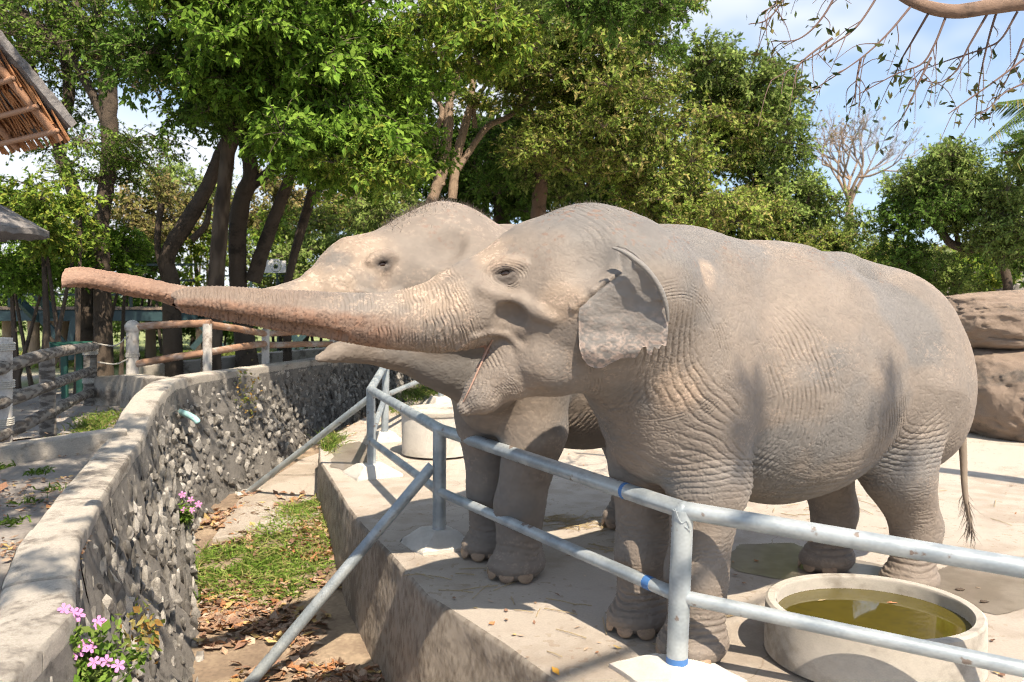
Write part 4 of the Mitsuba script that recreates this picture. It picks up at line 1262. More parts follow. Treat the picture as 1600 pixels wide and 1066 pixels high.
def rough_beam(pts, w, h, seed, name, label, bs='cap_concrete'):
    c = along(pts, step=0.10)
    n = np.gradient(c[:, :2], axis=0); n = np.stack([-n[:, 1], n[:, 0]], 1); n /= np.linalg.norm(n, axis=1, keepdims=True)
    pr = [(-w / 2, -h), (-w / 2, -0.02), (-w / 2 + 0.02, 0), (w / 2 - 0.02, 0), (w / 2, -0.02), (w / 2, -h)]
    sec = []
    for o, z in pr:
        k = 0.03 * (meshkit.fbm(np.c_[c[:, :2] * 4, np.full(len(c), o * 20 + z * 7)], 3, seed) - 0.5)
        sec.append(np.c_[c[:, :2] + n * (o + k)[:, None], c[:, 2] + z + k * 0.6])
    sec = np.array(sec); a_, b_ = sec.shape[:2]
    ii, jj = np.meshgrid(np.arange(a_ - 1), np.arange(b_ - 1), indexing='ij')
    q0 = ii * b_ + jj
    f = np.stack([q0, q0 + 1, q0 + b_ + 1, q0 + b_], -1).reshape(-1, 4)
    f = np.vstack([f[:, [0, 1, 2]], f[:, [0, 2, 3]], *[np.array([[k * b_ + e_, (k + 1) * b_ + e_, (a_ - 1) * b_ + e_] for k in range(a_ - 2)])[:, ::(1 if e_ == 0 else -1)] for e_ in (0, b_ - 1)]])
    m = outward((sec.reshape(-1, 3), f))
    single(name, m, bs, label, 'kerb', 40)
k1, k2 = G(-60, 706, 0.66), G(196, 668, 0.76)
rough_beam([k1, (k1 + k2) / 2 + [0, 0.05, 0], k2], 0.24, 0.30, 31, 'kerb', 'grey concrete kerb running under the log fence to the wall')
rough_beam([P(157, 588, 12.5), P(200, 585, 12.2), P(246, 590, 11.2), P(285, 590, 10.9)], 0.26, 0.6, 33, 'low_wall', 'dark stained low concrete wall at the bend beside the log fence')
rough_beam([P(215, 572, 15.0), P(330, 560, 16.2), P(430, 550, 18.0), P(560, 540, 21.0)], 0.3, 0.8, 35, 'low_wall', 'long dark low wall behind the pipe fence')

# a green reading board on two legs
IB = thing('information_board', 'tilted green information board on green legs behind the log fence', 'board')
b0 = P(112, 540, 13.2)
bd, bf = box((0.58, 0.42, 0.03), bevel=0.006)
tl_ = math.radians(10)
Rx = np.array([[1, 0, 0], [0, math.cos(tl_), -math.sin(tl_)], [0, math.sin(tl_), math.cos(tl_)]])
Rz = np.array([[math.cos(0.5), -math.sin(0.5), 0], [math.sin(0.5), math.cos(0.5), 0], [0, 0, 1]])
part(IB, 'panel', (bd @ (Rz @ Rx).T + b0, bf), 'green_paint')
for dx in (-0.10, 0.10):
    p = b0 + Rz @ np.array([dx, 0.05, 0])
    part(IB, 'leg', beam([p[0], p[1], 0.35], p, 0.09, 0.05), 'green_paint')
part(IB, 'crossbar', beam(b0 + Rz @ np.array([-0.28, 0.02, -0.03]), b0 + Rz @ np.array([0.28, 0.02, -0.03]), 0.05, 0.03), 'green_paint')

# the raised walkway in the trees
DECK = thing('raised_walkway', 'raised timber walkway on blue green steel struts under the trees', 'walkway')
for n_, (x0, x1, dep, yy) in enumerate(((-140, 305, 19.0, 484), (330, 640, 23.0, 489))):
    a, b = P(x0, yy, dep), P(x1, yy, dep)
    nb = 26
    for i in range(nb):
        c = a + (b - a) * (i + 0.5) / nb
        part(DECK, 'board', box((np.linalg.norm(b - a) / nb - 0.012, 2.4, 0.05), c + [0, 1.2, 0.02 + 0.004 * (i % 3)]), 'deck_wood')
    part(DECK, 'beam', beam(a + [0, 0.1, -0.13], b + [0, 0.1, -0.13], 0.12, 0.22), 'teal_steel')
    part(DECK, 'beam', beam(a + [0, 2.2, -0.13], b + [0, 2.2, -0.13], 0.12, 0.22), 'teal_steel')
    for k in range(7):
        p = a + (b - a) * (k + 0.4) / 7
        part(DECK, 'railing_post', beam(p + [0, 0.06, 0.0], p + [0, 0.06, 0.95], 0.05, 0.05), 'teal_dark')
    for hgt in (0.95, 0.62, 0.32):
        part(DECK, 'railing_bar', beam(a + [0, 0.03, hgt], b + [0, 0.03, hgt], 0.05, 0.045), 'teal_dark')
for px, dep in ((12, 19.6), (52, 19.3), (84, 19.5), (102, 20.5), (235, 20.8), (270, 20.5)):
    part(DECK, 'pillar', tube([P(px, 500, dep) * [1, 1, 0] + [0, 0, 0.3], P(px, 490, dep)], 0.12, 10, rough=0.06), 'trunk_tan', 50)
for p0, p1 in (((42, 440, 17.8), (86, 494, 18.6)), ((12, 452, 18.0), (60, 500, 18.6)), ((60, 492, 18.6), (118, 560, 18.8)), ((118, 495, 18.8), (108, 562, 18.8)), ((150, 492, 18.8), (118, 560, 18.8)), ((345, 495, 22.8), (300, 545, 22.6)), ((300, 490, 22.8), (350, 548, 22.6)), ((492, 505, 22.6), (455, 545, 22.5)), ((440, 505, 22.6), (475, 545, 22.5))):
    part(DECK, 'strut', beam(P(*p0), P(*p1), 0.14, 0.14), 'teal_steel')

# sign in the shape of a camera
SG = thing('photo_spot_sign', 'white sign cut in the shape of a camera among the trees', 'sign')
cs = P(430, 416, 20.0)
def plate(poly, y, th, bs, name):
    m = trimesh.creation.extrude_polygon(poly, th, engine='earcut')
    vv = np.asarray(m.vertices)
    part(SG, name, outward((np.c_[vv[:, 0], -vv[:, 2] + y, vv[:, 1]] + cs, np.asarray(m.faces))), bs)
bodyp = sg.box(-0.23, -0.13, 0.20, 0.10).buffer(0.02).union(sg.box(-0.10, 0.08, 0.10, 0.16)).union(sg.box(-0.21, 0.09, -0.13, 0.14)).union(sg.box(0.21, -0.14, 0.24, 0.12))
plate(bodyp.difference(sg.Point(0.02, -0.01).buffer(0.125)), 0.0, 0.03, 'white_paint', 'camera_body')
plate(sg.Point(0.02, -0.01).buffer(0.110).difference(sg.Point(0.02, -0.01).buffer(0.055)), -0.01, 0.03, 'white_paint', 'lens_ring')
plate(sg.Polygon([(0.02, 0.03), (0.055, -0.01), (0.02, -0.05), (-0.015, -0.01)]), 0.0, 0.03, 'teal_dark', 'lens_centre')
part(SG, 'pole', tube([cs * [1, 1, 0] + [0.02, 0.08, 0.4], cs + [0.02, 0.08, -0.10]], 0.025, 8), 'teal_dark')

# ---------------------------------------------------------------- thatched roofs at the left edge
TH = thing('thatched_roof', 'underside of a reddish thatched eave with bamboo laths, top left', 'roof')
C0, L0, H0_ = np.array([-3.78, 7.45, 3.28]), np.array([-6.72, 9.55, 3.28]), np.array([-4.37, 6.75, 4.28])
ue, uh = L0 - C0, H0_ - C0
nn_ = unit(np.cross(ue, uh)); nn_ = -nn_ if nn_[2] < 0 else nn_
RP = lambda a, b, o=0.0: C0 + ue * a + uh * b + nn_ * o
g = np.random.default_rng(31)
strands = []
for row in range(9):
    for k in range(150):
        a = g.uniform(-0.02, 1.0); b = row / 8.0 * 1.05 - 0.04
        L = g.uniform(0.14, 0.22)
        ang = g.normal() * 0.16
        d = uh * L + ue * ang * 0.05
        p0 = RP(a, b, 0.02 + 0.03 * g.uniform()) - d * 0.25; p1 = RP(a, b, 0.07 + 0.02 * g.uniform()) + d
        strands.append(tube([p0, (p0 + p1) / 2 + nn_ * g.uniform(-0.01, 0.015), p1], [0.010, 0.009, 0.006], 4, caps=False))
part(TH, 'reeds', join(strands), 'reed', True, kind='stuff')
for b in (0.0, 0.17, 0.36, 0.56, 0.78):
    part(TH, 'lath', tube([RP(-0.03, b + 0.01, -0.01), RP(0.5, b, -0.015), RP(1.0, b, -0.01)], 0.024, 10, rough=0.06), 'bamboo', True)
for a in (0.0, 0.20, 0.42, 0.66, 0.9):
    part(TH, 'rafter', tube([RP(a, -0.06, 0.015), RP(a, 0.5, 0.01), RP(a, 1.0, 0.015)], 0.034, 10, rough=0.06), 'bamboo', True)
us, vs_ = np.linspace(-0.035, 1.0, 60), np.linspace(-0.02, 1.02, 40)
def crust(off, amp, seed):
    def fn(a, b):
        p = C0 + a[:, None] * ue + b[:, None] * uh
        return p + nn_ * (off + amp * (meshkit.fbm(p * 9, 3, seed) - 0.5))[:, None]
    return fn
v0, f0 = grid_mesh(crust(0.09, 0.03, 1), us, vs_); v1, f1_ = grid_mesh(crust(0.16, 0.06, 2), us, vs_)
loop = [i * 40 for i in range(60)] + [59 * 40 + j for j in range(1, 40)] + [i * 40 + 39 for i in range(58, -1, -1)] + [j for j in range(38, 0, -1)]
sd = np.array([[loop[i], loop[(i + 1) % len(loop)], loop[(i + 1) % len(loop)] + 2400, loop[i] + 2400] for i in range(len(loop))])
part(TH, 'thatch', (np.vstack([v0, v1]), np.vstack([f0[:, ::-1], f1_ + 2400, sd])), 'thatch_grey', 30)
part(TH, 'post', tube([RP(0.55, 0.45) * [1, 1, 0] + [0, 0, 0.4], RP(0.55, 0.45)], 0.06, 10), 'log', True)
T2 = thing('thatched_roof', 'weathered grey thatched roof edge lower down at the left edge', 'roof')
apex, rr_, cz = P(-95, 268, 11.0), 1.0, P(-95, 358, 11.0)[2]
def cone_fn(a, t):
    p = np.stack([apex[0] + rr_ * 1.18 * t * np.cos(a), apex[1] + rr_ * 1.18 * t * np.sin(a), apex[2] + (cz - apex[2]) * t], 1)
    return p + np.array([0, 0, 1.0]) * (0.05 * (meshkit.fbm(np.c_[a * 14, t * 6, a * 0], 3, 4) - 0.5))[:, None]
va, fa = grid_mesh(cone_fn, np.linspace(0, 2 * np.pi, 90), np.linspace(0.02, 1, 24))
vb = va - np.array([0, 0, 0.07])
rim_i = [i * 24 + 23 for i in range(90)]
part(T2, 'thatch', outward((np.vstack([va, vb]), np.vstack([fa, fa[:, ::-1] + len(va), np.array([[rim_i[i], rim_i[i + 1], rim_i[i + 1] + len(va), rim_i[i] + len(va)] for i in range(89)])[:, ::-1]]))), 'thatch_grey', 40)
part(T2, 'post', tube([apex * [1, 1, 0] + [0, 0, 0.4], apex - [0, 0, 0.05]], 0.06, 10), 'log', True)

# ---------------------------------------------------------------- boulders and rockwork at the right
def boulder(center, r, seed, amp=0.16, sub=5):
    m = trimesh.creation.icosphere(sub, 1.0)
    u = np.asarray(m.vertices)
    d = 1 + amp * (meshkit.fbm(u * 1.4 + seed, 4, seed) - 0.5) * 2 + 0.11 * (meshkit.fbm(u * 6 + seed, 5, seed + 1) - 0.5)
    sq = np.sign(u) * np.abs(u) ** 0.78
    crack = np.exp(-((meshkit.fbm(u * 2.2 + 3 * seed, 3, seed + 2) - 0.5) / 0.012) ** 2)
    return sq * (d - 0.025 * crack)[:, None] * np.asarray(r) + np.asarray(center), np.asarray(m.faces)
b1 = P(1640, 600, 12.6); b2 = P(1660, 505, 13.2)
single('boulder', boulder((b1[0], 12.9, 0.50), (1.25, 1.3, 0.78), 4), 'boulder_rock', 'reddish brown boulder at the right edge, under another one', 'boulder', True)
single('boulder', boulder((b2[0] - 0.15, 13.4, 1.58), (1.75, 1.3, 0.48), 9, 0.12), 'boulder_rock', 'long dark grey brown boulder lying on top of a redder one', 'boulder', True)
single('rock_bank', boulder((11.6, 21.5, 1.2), (2.9, 2.0, 1.65), 14, 0.22), 'stone', 'pale grey craggy rock bank behind the boulders', 'rock', True)

# ---------------------------------------------------------------- litter, weeds, flowers
def leaf_patch(pts, normals, L, g, curl=0.3, cols=None, slim=1.0):
    vs, fs, cs = [], [], []
    for i, (p, n) in enumerate(zip(pts, normals)):
        l_ = L * g.uniform(0.6, 1.35); w = l_ * g.uniform(0.18, 0.34) * slim
        a = unit(np.cross(n, g.normal(size=3))); b = np.cross(n, a)
        up_ = n * l_
        q = np.array([p - a * l_ / 2 + up_ * g.uniform(0.0, 0.18), p + b * w + up_ * curl * g.uniform(0.05, 0.5), p + up_ * g.uniform(0.0, 0.12), p - b * w + up_ * curl * g.uniform(0.05, 0.5), p + a * l_ / 2 + up_ * g.uniform(0.0, 0.3)])
        vs.append(q); fs.append(np.array([[0, 2, 1], [0, 3, 2], [2, 4, 1], [3, 4, 2]]) + 5 * i)
        cs.append(np.tile(cols[g.integers(len(cols))] * g.uniform(0.7, 1.25), (5, 1)))
    return np.vstack(vs), np.vstack(fs), np.clip(np.vstack(cs), 0.01, 0.8)
def scatter(n, draw, keep):
    out, got = [], 0
    while got < n:
        q = draw(6000); q = q[keep(q)]
        out.append(q); got += len(q)
    return np.vstack(out)[:n]


inpoly = lambda poly, q: shapely.contains_xy(poly, q[:, 0], q[:, 1])
flatn = lambda q, f, seed, o=0: meshkit.fbm(np.c_[q[:, :2] * f, q[:, 0] * 0], o, seed) if o else meshkit.noise(np.c_[q[:, :2] * f, q[:, 0] * 0], seed)
groundpx = lambda q, z: np.array([G(x, y, z) for x, y in q])
dry = np.array([[0.30, 0.19, 0.12], [0.38, 0.25, 0.17], [0.22, 0.13, 0.09], [0.42, 0.32, 0.24], [0.36, 0.17, 0.08], [0.28, 0.21, 0.16], [0.45, 0.33, 0.14]])
g = np.random.default_rng(41)
pit_poly = sg.Polygon([(x, y) for x, y in FOOT[2:14]] + [(x, y) for x, y in RIM[::-1] if 3.5 < y < 15])
slab_in = slab.buffer(-0.1)
pts = scatter(5200, lambda n: np.c_[g.uniform(-4, 1, n), 2.8 + 8.2 * g.uniform(size=n) ** 1.25],
              lambda q: (g.uniform(size=len(q)) < sstep_(0.36, 0.58, flatn(q, 1.5, 77, 3))) & inpoly(pit_poly, q) & ~(inpoly(slab_in, q) & (q[:, 1] > 8.6) & (g.uniform(size=len(q)) < 0.93)))
zz = pit_z(pts[:, 1]) + 0.10 * (meshkit.fbm(np.c_[pts, pts[:, 0] * 0] * 1.3, 4, 5) - 0.5) + g.uniform(0.004, 0.03, len(pts))
nr = np.c_[g.normal(size=(len(pts), 2)) * 0.3, np.ones(len(pts))]; nr /= np.linalg.norm(nr, axis=1, keepdims=True)
v, f, c = leaf_patch(np.c_[pts, zz], nr, 0.11, g, 0.5, dry)
single('fallen_leaves', (v, f), 'vertex_matte', 'brown dry leaves strewn over the floor of the sunken strip', 'leaves', kind='stuff', color=c)
q = scatter(130, lambda n: groundpx(np.c_[g.uniform(500, 1600, n), g.uniform(650, 1060, n)], 0.0), lambda q: inpoly(plat, q) & ((flatn(q, 1.3, 7) > 0.5) | (g.uniform(size=len(q)) < 0.08)))
pts = [[x, y, 0.006] for x, y, _ in q]
for q in [(540, 672), (560, 668), (525, 690), (550, 680), (575, 660), (590, 655), (615, 640), (640, 628), (660, 622)]:
    for _ in range(14):
        p = G(q[0] + g.normal() * 9, q[1] + g.normal() * 4); pts.append([p[0], p[1], 0.01])
pts = np.array(pts); nr = np.c_[g.normal(size=(len(pts), 2)) * 0.15, np.ones(len(pts))]; nr /= np.linalg.norm(nr, axis=1, keepdims=True)
v, f, c = leaf_patch(pts, nr, 0.045, g, 0.4, dry)
single('leaf_scraps', (v, f), 'vertex_matte', 'small dry leaf scraps scattered over the concrete yard', 'leaves', kind='stuff', color=c)
pts = scatter(900, lambda n: groundpx(np.c_[g.uniform(0, 260, n), g.uniform(590, 900, n)], 0.5), lambda q: ~inpoly(near_hole, q) & (flatn(q, 1.8, 9) > 0.55))
pts[:, 2] = land_height(pts[:, 0], pts[:, 1]) + 0.012
nr = np.c_[g.normal(size=(len(pts), 2)) * 0.2, np.ones(len(pts))]; nr /= np.linalg.norm(nr, axis=1, keepdims=True)
v, f, c = leaf_patch(pts, nr, 0.05, g, 0.4, dry * 0.8)
single('dry_leaves', (v, f), 'vertex_matte', 'small brown leaves on the dirt inside the log fence', 'leaves', kind='stuff', color=c)
for px, py, L, a, lab in ((130, 720, 0.14, 0.1, 'large yellow orange leaf lying on the dirt by the kerb'), (4, 778, 0.12, 0.5, 'brown curled leaf on the dirt at the left edge'), (868, 1054, 0.08, 0.9, 'yellow leaf near the rim of the platform')):
    p = G(px, py, 0.45 if px < 300 else 0.0)
    if px < 300:
        p[2] = land_height(p[:1], p[1:2])[0]
    gg = np.random.default_rng(int(px))
    v, f, c = leaf_patch([p + [0, 0, 0.015]], [unit([0.1, -0.25, 1])], L, gg, 0.4, np.array([[0.50, 0.26, 0.04]] if px != 4 else [[0.20, 0.11, 0.07]]))
    single('fallen_leaf', (v, f), 'vertex_matte', lab, 'leaf', color=c)


def blades(pts, hgt, g, cols, lean=0.5, w=0.004):
    vs, fs, cs = [], [], []
    for i, p in enumerate(pts):
        h_ = hgt * g.uniform(0.4, 1.2)
        d = g.normal(size=3) * lean; d[2] = 1; d = unit(d)
        s_ = unit(np.cross(d, g.normal(size=3)))
        m_ = p + d * h_ * 0.55; t_ = p + d * h_ + np.array([d[0], d[1], -0.35]) * h_ * 0.45
        vs.append(np.array([p - s_ * w, p + s_ * w, m_ - s_ * w * 0.9, m_ + s_ * w * 0.9, t_]))
        fs.append(np.array([[0, 1, 3], [0, 3, 2], [2, 3, 4]]) + 5 * i)
        cs.append(np.tile(cols[g.integers(len(cols))] * g.uniform(0.75, 1.25), (5, 1)))
    return np.vstack(vs), np.vstack(fs), np.clip(np.vstack(cs), 0.005, 0.8)
green = np.array([[0.12, 0.20, 0.035], [0.17, 0.26, 0.05], [0.09, 0.15, 0.03], [0.22, 0.27, 0.08], [0.26, 0.24, 0.10]])
gp = sg.Polygon([G(x, y, -0.72)[:2] for x, y in ((297, 885), (330, 870), (372, 868), (420, 835), (470, 815), (500, 815), (508, 850), (505, 885), (470, 905), (430, 925), (370, 915), (305, 915))])
x0, y0, x1, y1 = gp.bounds
pit_wide = pit_poly.buffer(0.1)
pts = scatter(8000, lambda n: np.c_[g.uniform(x0 - 0.2, x1 + 0.1, n), g.uniform(y0 - 0.3, y1 + 0.2, n)],
              lambda q: (g.uniform(size=len(q)) < np.exp(-shapely.distance(gp, shapely.points(q)) / 0.05)) & (flatn(q, 4.0, 3) > 0.22) & inpoly(pit_wide, q))
pts = np.c_[pts, pit_z(pts[:, 1]) - 0.02]
v, f, c = blades(pts, 0.15, g, green * 1.35, 0.9, 0.007)
single('grass', (v, f), 'leaf', 'fresh green grass growing on the leaf strewn floor', 'grass', kind='stuff', color=c)
pts = []
for (px, py, sx, sy, n, zz) in ((520, 690, 8, 5, 260, 0.0), (512, 700, 5, 4, 120, 0), (650, 618, 14, 6, 700, 0.0), (620, 640, 10, 5, 260, 0.0), (690, 610, 20, 5, 500, 0)):
    for _ in range(n):
        p = G(px + g.normal() * sx, py + g.normal() * sy, zz); pts.append(p)
v, f, c = blades(np.array(pts), 0.16, g, green, 0.7, 0.006)
single('verge_grass', (v, f), 'leaf', 'thin grass along the far rim of the platform', 'grass', kind='stuff', color=c)
pts = []
while len(pts) < 7000:
    px, py = g.uniform(-40, 520), 552 + 22 * g.uniform() ** 2
    p = G(px, py, 0.5)
    if p[1] > 15.5:
        pts.append([p[0], p[1], 0.48])
v, f, c = blades(np.array(pts), 0.16, g, green * 1.1, 0.7, 0.012)
single('lawn_grass', (v, f), 'leaf', 'sunlit lawn under the trees behind the fences', 'grass', kind='stuff', color=c)
pts = np.array([G(px + g.normal() * 14, py + g.normal() * 5, 0.55) for (px, py, n) in ((150, 655, 420), (135, 665, 260), (170, 645, 240)) for _ in range(n)])
pts = pts[~inpoly(near_hole, pts)]
pts[:, 2] = land_height(pts[:, 0], pts[:, 1])
v, f, c = blades(np.array(pts), 0.10, g, green, 0.8, 0.006)
single('kerb_grass', (v, f), 'leaf', 'low grass mixed with leaves beyond the kerb by the wall', 'grass', kind='stuff', color=c)
for (px, py, n, s_, lab) in ((60, 747, 60, 0.05, 'small green weed in the middle of the dirt by the wall'), (85, 770, 40, 0.05, 'green weed beside the wall top, halfway along the dirt'), (45, 790, 40, 0.05, 'small weed nearest the centre of the shaded dirt'), (18, 818, 60, 0.05, 'bushy weed closest to the camera on the dirt'), (88, 712, 50, 0.06, 'weed at the foot of the kerb'), (5, 740, 50, 0.05, 'weed at the left edge below the fence post')):
    p0 = G(px, py, 0.48)
    q = [[p0[0] + g.normal() * s_, p0[1] + g.normal() * s_, 0] for _ in range(n)]
    q = np.array(q); q[:, 2] = land_height(q[:, 0], q[:, 1]) - 0.005
    v, f, c = blades(q, 0.07, g, green[:3] * 0.8, 0.9, 0.006)
    part(thing('weed', lab, 'weed', 'weeds in the dirt'), 'blades', (v, f), 'leaf', color=c, kind='stuff')


def flower_mesh(c, n, r, g):
    a = unit(np.cross(n, g.normal(size=3))); b = np.cross(n, a)
    vs, fs = [], []
    for k in range(5):
        t0 = k * 2 * np.pi / 5 + 0.2
        d = math.cos(t0) * a + math.sin(t0) * b; e = -math.sin(t0) * a + math.cos(t0) * b
        o = len(vs)
        vs += [c, c + d * r * 0.55 - e * r * 0.30 + n * r * 0.10, c + d * r * 0.60 + n * r * 0.05, c + d * r * 0.55 + e * r * 0.30 + n * r * 0.10, c + d * r - e * r * 0.22 - n * r * 0.02, c + d * r + e * r * 0.22 - n * r * 0.02]
        fs += [[o, o + 1, o + 2], [o, o + 2, o + 3], [o + 1, o + 4, o + 2], [o + 2, o + 4, o + 5], [o + 2, o + 5, o + 3]]
    return np.array(vs), np.array(fs)
def flowering(root, spread, hgt, nstem, flowers, label, seed, fr):
    g = np.random.default_rng(seed)
    key = thing('flowering_plant', label, 'plant')
    stems, lp, ln = [], [], []
    for _ in range(nstem):
        e = root + np.array([g.normal() * spread, g.normal() * spread * 0.6 - spread * 0.4, hgt * g.uniform(0.3, 1.0)])
        m_ = (root + e) / 2 + g.normal(size=3) * 0.02
        cc = curve([root + g.normal(size=3) * 0.02, m_, e], 8)
        stems.append(tube(cc, np.linspace(0.004, 0.002, 8), 5, caps=False))
        for k in range(3, 8):
            for _ in range(5):
                lp.append(cc[k] + g.normal(size=3) * 0.018); ln.append(unit(np.array([g.normal() * 0.7, g.normal() * 0.7 - 0.4, 0.9])))
    part(key, 'stems', join(stems), 'green_stem', True)
    v, f, c = leaf_patch(lp, ln, 0.050, g, 0.3, np.array([[0.10, 0.19, 0.03], [0.16, 0.26, 0.05], [0.22, 0.30, 0.08]]))
    part(key, 'leaves', (v, f), 'leaf', color=c, kind='stuff')
    for px, py, dep in flowers:
        p = P(px, py, dep)
        part(key, 'flower', flower_mesh(p, unit(EYE - p + np.array([g.normal() * 0.8, 0, 1.6])), fr * g.uniform(0.9, 1.15), g), 'pink_petal')
r0 = wall_point(np.interp(4.3, capL[:, 1], np.arange(240)) / 239, 0.35)
flowering(P(130, 1090, 3.75), 0.10, 0.34, 44, [(100, 952, 3.7), (160, 978, 3.7), (133, 1008, 3.66), (185, 1040, 3.62), (115, 957, 3.72), (122, 961, 3.74), (154, 971, 3.70), (92, 1012, 3.65), (110, 1016, 3.65), (120, 1020, 3.66), (142, 1012, 3.66), (147, 1035, 3.6), (166, 1033, 3.62)], 'pink flowering plant with green leaves growing from the wall, lower left', 51, 0.026)
flowering(P(294, 822, 9.0), 0.07, 0.28, 14, [(285, 773, 8.95), (298, 781, 8.95), (310, 788, 8.95), (288, 797, 8.9), (300, 797, 8.9)], 'small pink flowering plant at the far foot of the wall', 53, 0.034)
for px, py, dep, n, lab in ((225, 985, 4.3, 90, 'thin dry weed hanging on the wall right of the pink flowers'), (385, 612, 11.8, 120, 'yellow green tuft growing out of the far wall')):
    p = P(px, py, dep)
    v, f, c = leaf_patch([p + g.normal(size=3) * [0.05, 0.04, 0.09] * (1 if px < 300 else 1.8) for _ in range(n)], [unit(g.normal(size=3) + [0, -1, 0.6]) for _ in range(n)], 0.045, g, 0.3, np.array([[0.16, 0.2, 0.05], [0.30, 0.26, 0.10], [0.36, 0.22, 0.07]]))
    part(thing('wall_weed', lab, 'weed'), 'leaves', (v, f), 'leaf', color=c, kind='stuff')
single('drain_pipe', tube(curve([P(279, 643, 10.3), P(293, 648, 10.1), P(305, 655, 9.95), P(309, 660, 9.95)], 12), 0.035, 12), 'cyan_plastic', 'short pale blue pipe sticking out of the stone wall', 'pipe', True)

g = np.random.default_rng(95)
st = []
for (px, py, sx, sy, n) in ((930, 818, 60, 6, 60), (880, 812, 30, 5, 26), (985, 860, 40, 5, 14), (1290, 800, 120, 12, 40), (700, 905, 80, 20, 16), (900, 960, 120, 25, 14)):
    for _ in range(n):
        p = G(px + g.normal() * sx, py + g.normal() * sy, 0.008)
        if plat.contains(sg.Point(p[:2])):
            a = g.uniform(0, 6.28); d = np.array([math.cos(a), math.sin(a), g.normal() * 0.02]) * g.uniform(0.05, 0.16)
            st.append(tube([p - d, p + [0, 0, 0.006], p + d + [0, 0, 0.004]], 0.0028, 4, caps=False))
single('straw', join(st), 'straw', 'thin dry straws lying on the concrete around the elephants feet', 'straw', True, kind='stuff')
for px, py, s_, lab in ((1500, 921, 0.035, 'small dark lump of dung to the right of the water tank, nearer the elephant'), (1538, 940, 0.028, 'small dark lump of dung at the right edge, beyond the water tank')):
    v, f = rubble(int(px))
    single('dung', (v * s_ * np.array([1.4, 1.0, 0.6]) + G(px, py, 0.012), f), 'dark_bark', lab, 'dung', 40)
# ---------------------------------------------------------------- trees: limbs, and crowns of leafy boughs
def bough(seed, twigs, per, spread, L, ratio, cols, droop=0.5, flat=0.6, fold=0.25, bunch=0.0):
    """Twigs from one point with leaves along them, as one leaf mesh and one twig mesh."""
    g = np.random.default_rng(seed)
    vs, fs, cs, tw, n = [], [], [], [], 0
    for _ in range(twigs):
        d = g.normal(size=3); d[2] = d[2] * flat + 0.15; d = unit(d)
        R_ = spread * g.uniform(0.55, 1.05)
        c = curve([np.zeros(3), d * R_ * 0.5 + g.normal(size=3) * 0.05 * spread + [0, 0, 0.05 * spread], d * R_ - [0, 0, droop * 0.25 * spread]], 9)
        tw.append(tube(c, np.linspace(0.007, 0.002, 9) * spread / 0.55, 4, caps=False))
        tone = g.uniform(0.75, 1.25)
        for k in range(per):
            u = (1 - (1 - g.uniform(0.15, 1.0)) * (1 - bunch)) * 7.99
            i = int(u); p = c[i] + (c[i + 1] - c[i]) * (u - i) + g.normal(size=3) * 0.03 * spread
            ld = unit(d * 0.7 + g.normal(size=3) * 0.7 - np.array([0, 0, droop]))
            up_ = unit(np.array([0, 0, 0.75]) + d * 0.75 + g.normal(size=3) * 0.45)
            s_ = unit(np.cross(ld, up_)); nn = np.cross(s_, ld)
            l_ = L * g.uniform(0.65, 1.25); w = l_ * ratio
            m = p + ld * l_ * 0.48
            vs.append(np.array([p, m + s_ * w + nn * w * fold, m, m - s_ * w + nn * w * fold, p + ld * l_ - nn * l_ * 0.12]))
            fs.append(np.array([[0, 1, 2], [0, 2, 3], [1, 4, 2], [2, 4, 3]]) + n); n += 5
            cs.append(np.tile(np.array(cols[g.integers(len(cols))]) * tone * g.uniform(0.8, 1.2), (5, 1)))
    return (np.vstack(vs), np.vstack(fs), np.clip(np.vstack(cs), 0.004, 0.8)), join(tw)


BROAD = [(0.135, 0.240, 0.034), (0.170, 0.290, 0.043), (0.215, 0.340, 0.056), (0.100, 0.195, 0.030)]
LIME = [(0.175, 0.275, 0.044), (0.250, 0.350, 0.062), (0.125, 0.225, 0.037), (0.300, 0.338, 0.062)]
FINE = [(0.215, 0.295, 0.055), (0.26, 0.335, 0.07), (0.32, 0.375, 0.10), (0.155, 0.235, 0.05), (0.34, 0.30, 0.11)]
DARK = [(0.085, 0.160, 0.032), (0.105, 0.190, 0.038), (0.135, 0.220, 0.048)]
MID = [(0.16, 0.24, 0.062), (0.215, 0.30, 0.08), (0.275, 0.345, 0.11)]
OLIVE = [(0.208, 0.202, 0.065), (0.260, 0.247, 0.091), (0.156, 0.163, 0.052), (0.286, 0.221, 0.104)]
KINDS = {}
def kind(name, n, *a, **k):
    KINDS[name] = []
    for i in range(n):
        (v, f, c), tw = bough(hash_(name) + i, *a, **k)
        gk = f'bough_{name}_{i}'
        scene[gk] = {'type': 'shapegroup', 'leaves': ply((v, f), 'leaf', False, color=c)}
        KINDS[name].append(gk)
        gk2 = gk + '_twigs'
        scene[gk2] = {'type': 'shapegroup', 'twigs': ply(tw, 'bark')}
hash_ = lambda s: sum(ord(ch) * (i + 3) for i, ch in enumerate(s)) % 9973
kind('broad', 3, 13, 22, 0.55, 0.115, 0.22, BROAD, 0.55)
kind('lime', 2, 12, 20, 0.52, 0.112, 0.22, LIME, 0.55)
kind('fine', 3, 16, 22, 0.62, 0.095, 0.20, FINE, 0.4)
kind('dark', 2, 13, 22, 0.60, 0.108, 0.22, DARK, 0.5)
kind('mid', 3, 14, 20, 0.62, 0.100, 0.24, MID, 0.4)
kind('olive', 2, 14, 18, 0.65, 0.10, 0.24, OLIVE, 0.4)
kind('small', 2, 14, 18, 0.60, 0.065, 0.30, MID + BROAD, 0.3)
TREE_N = [0]


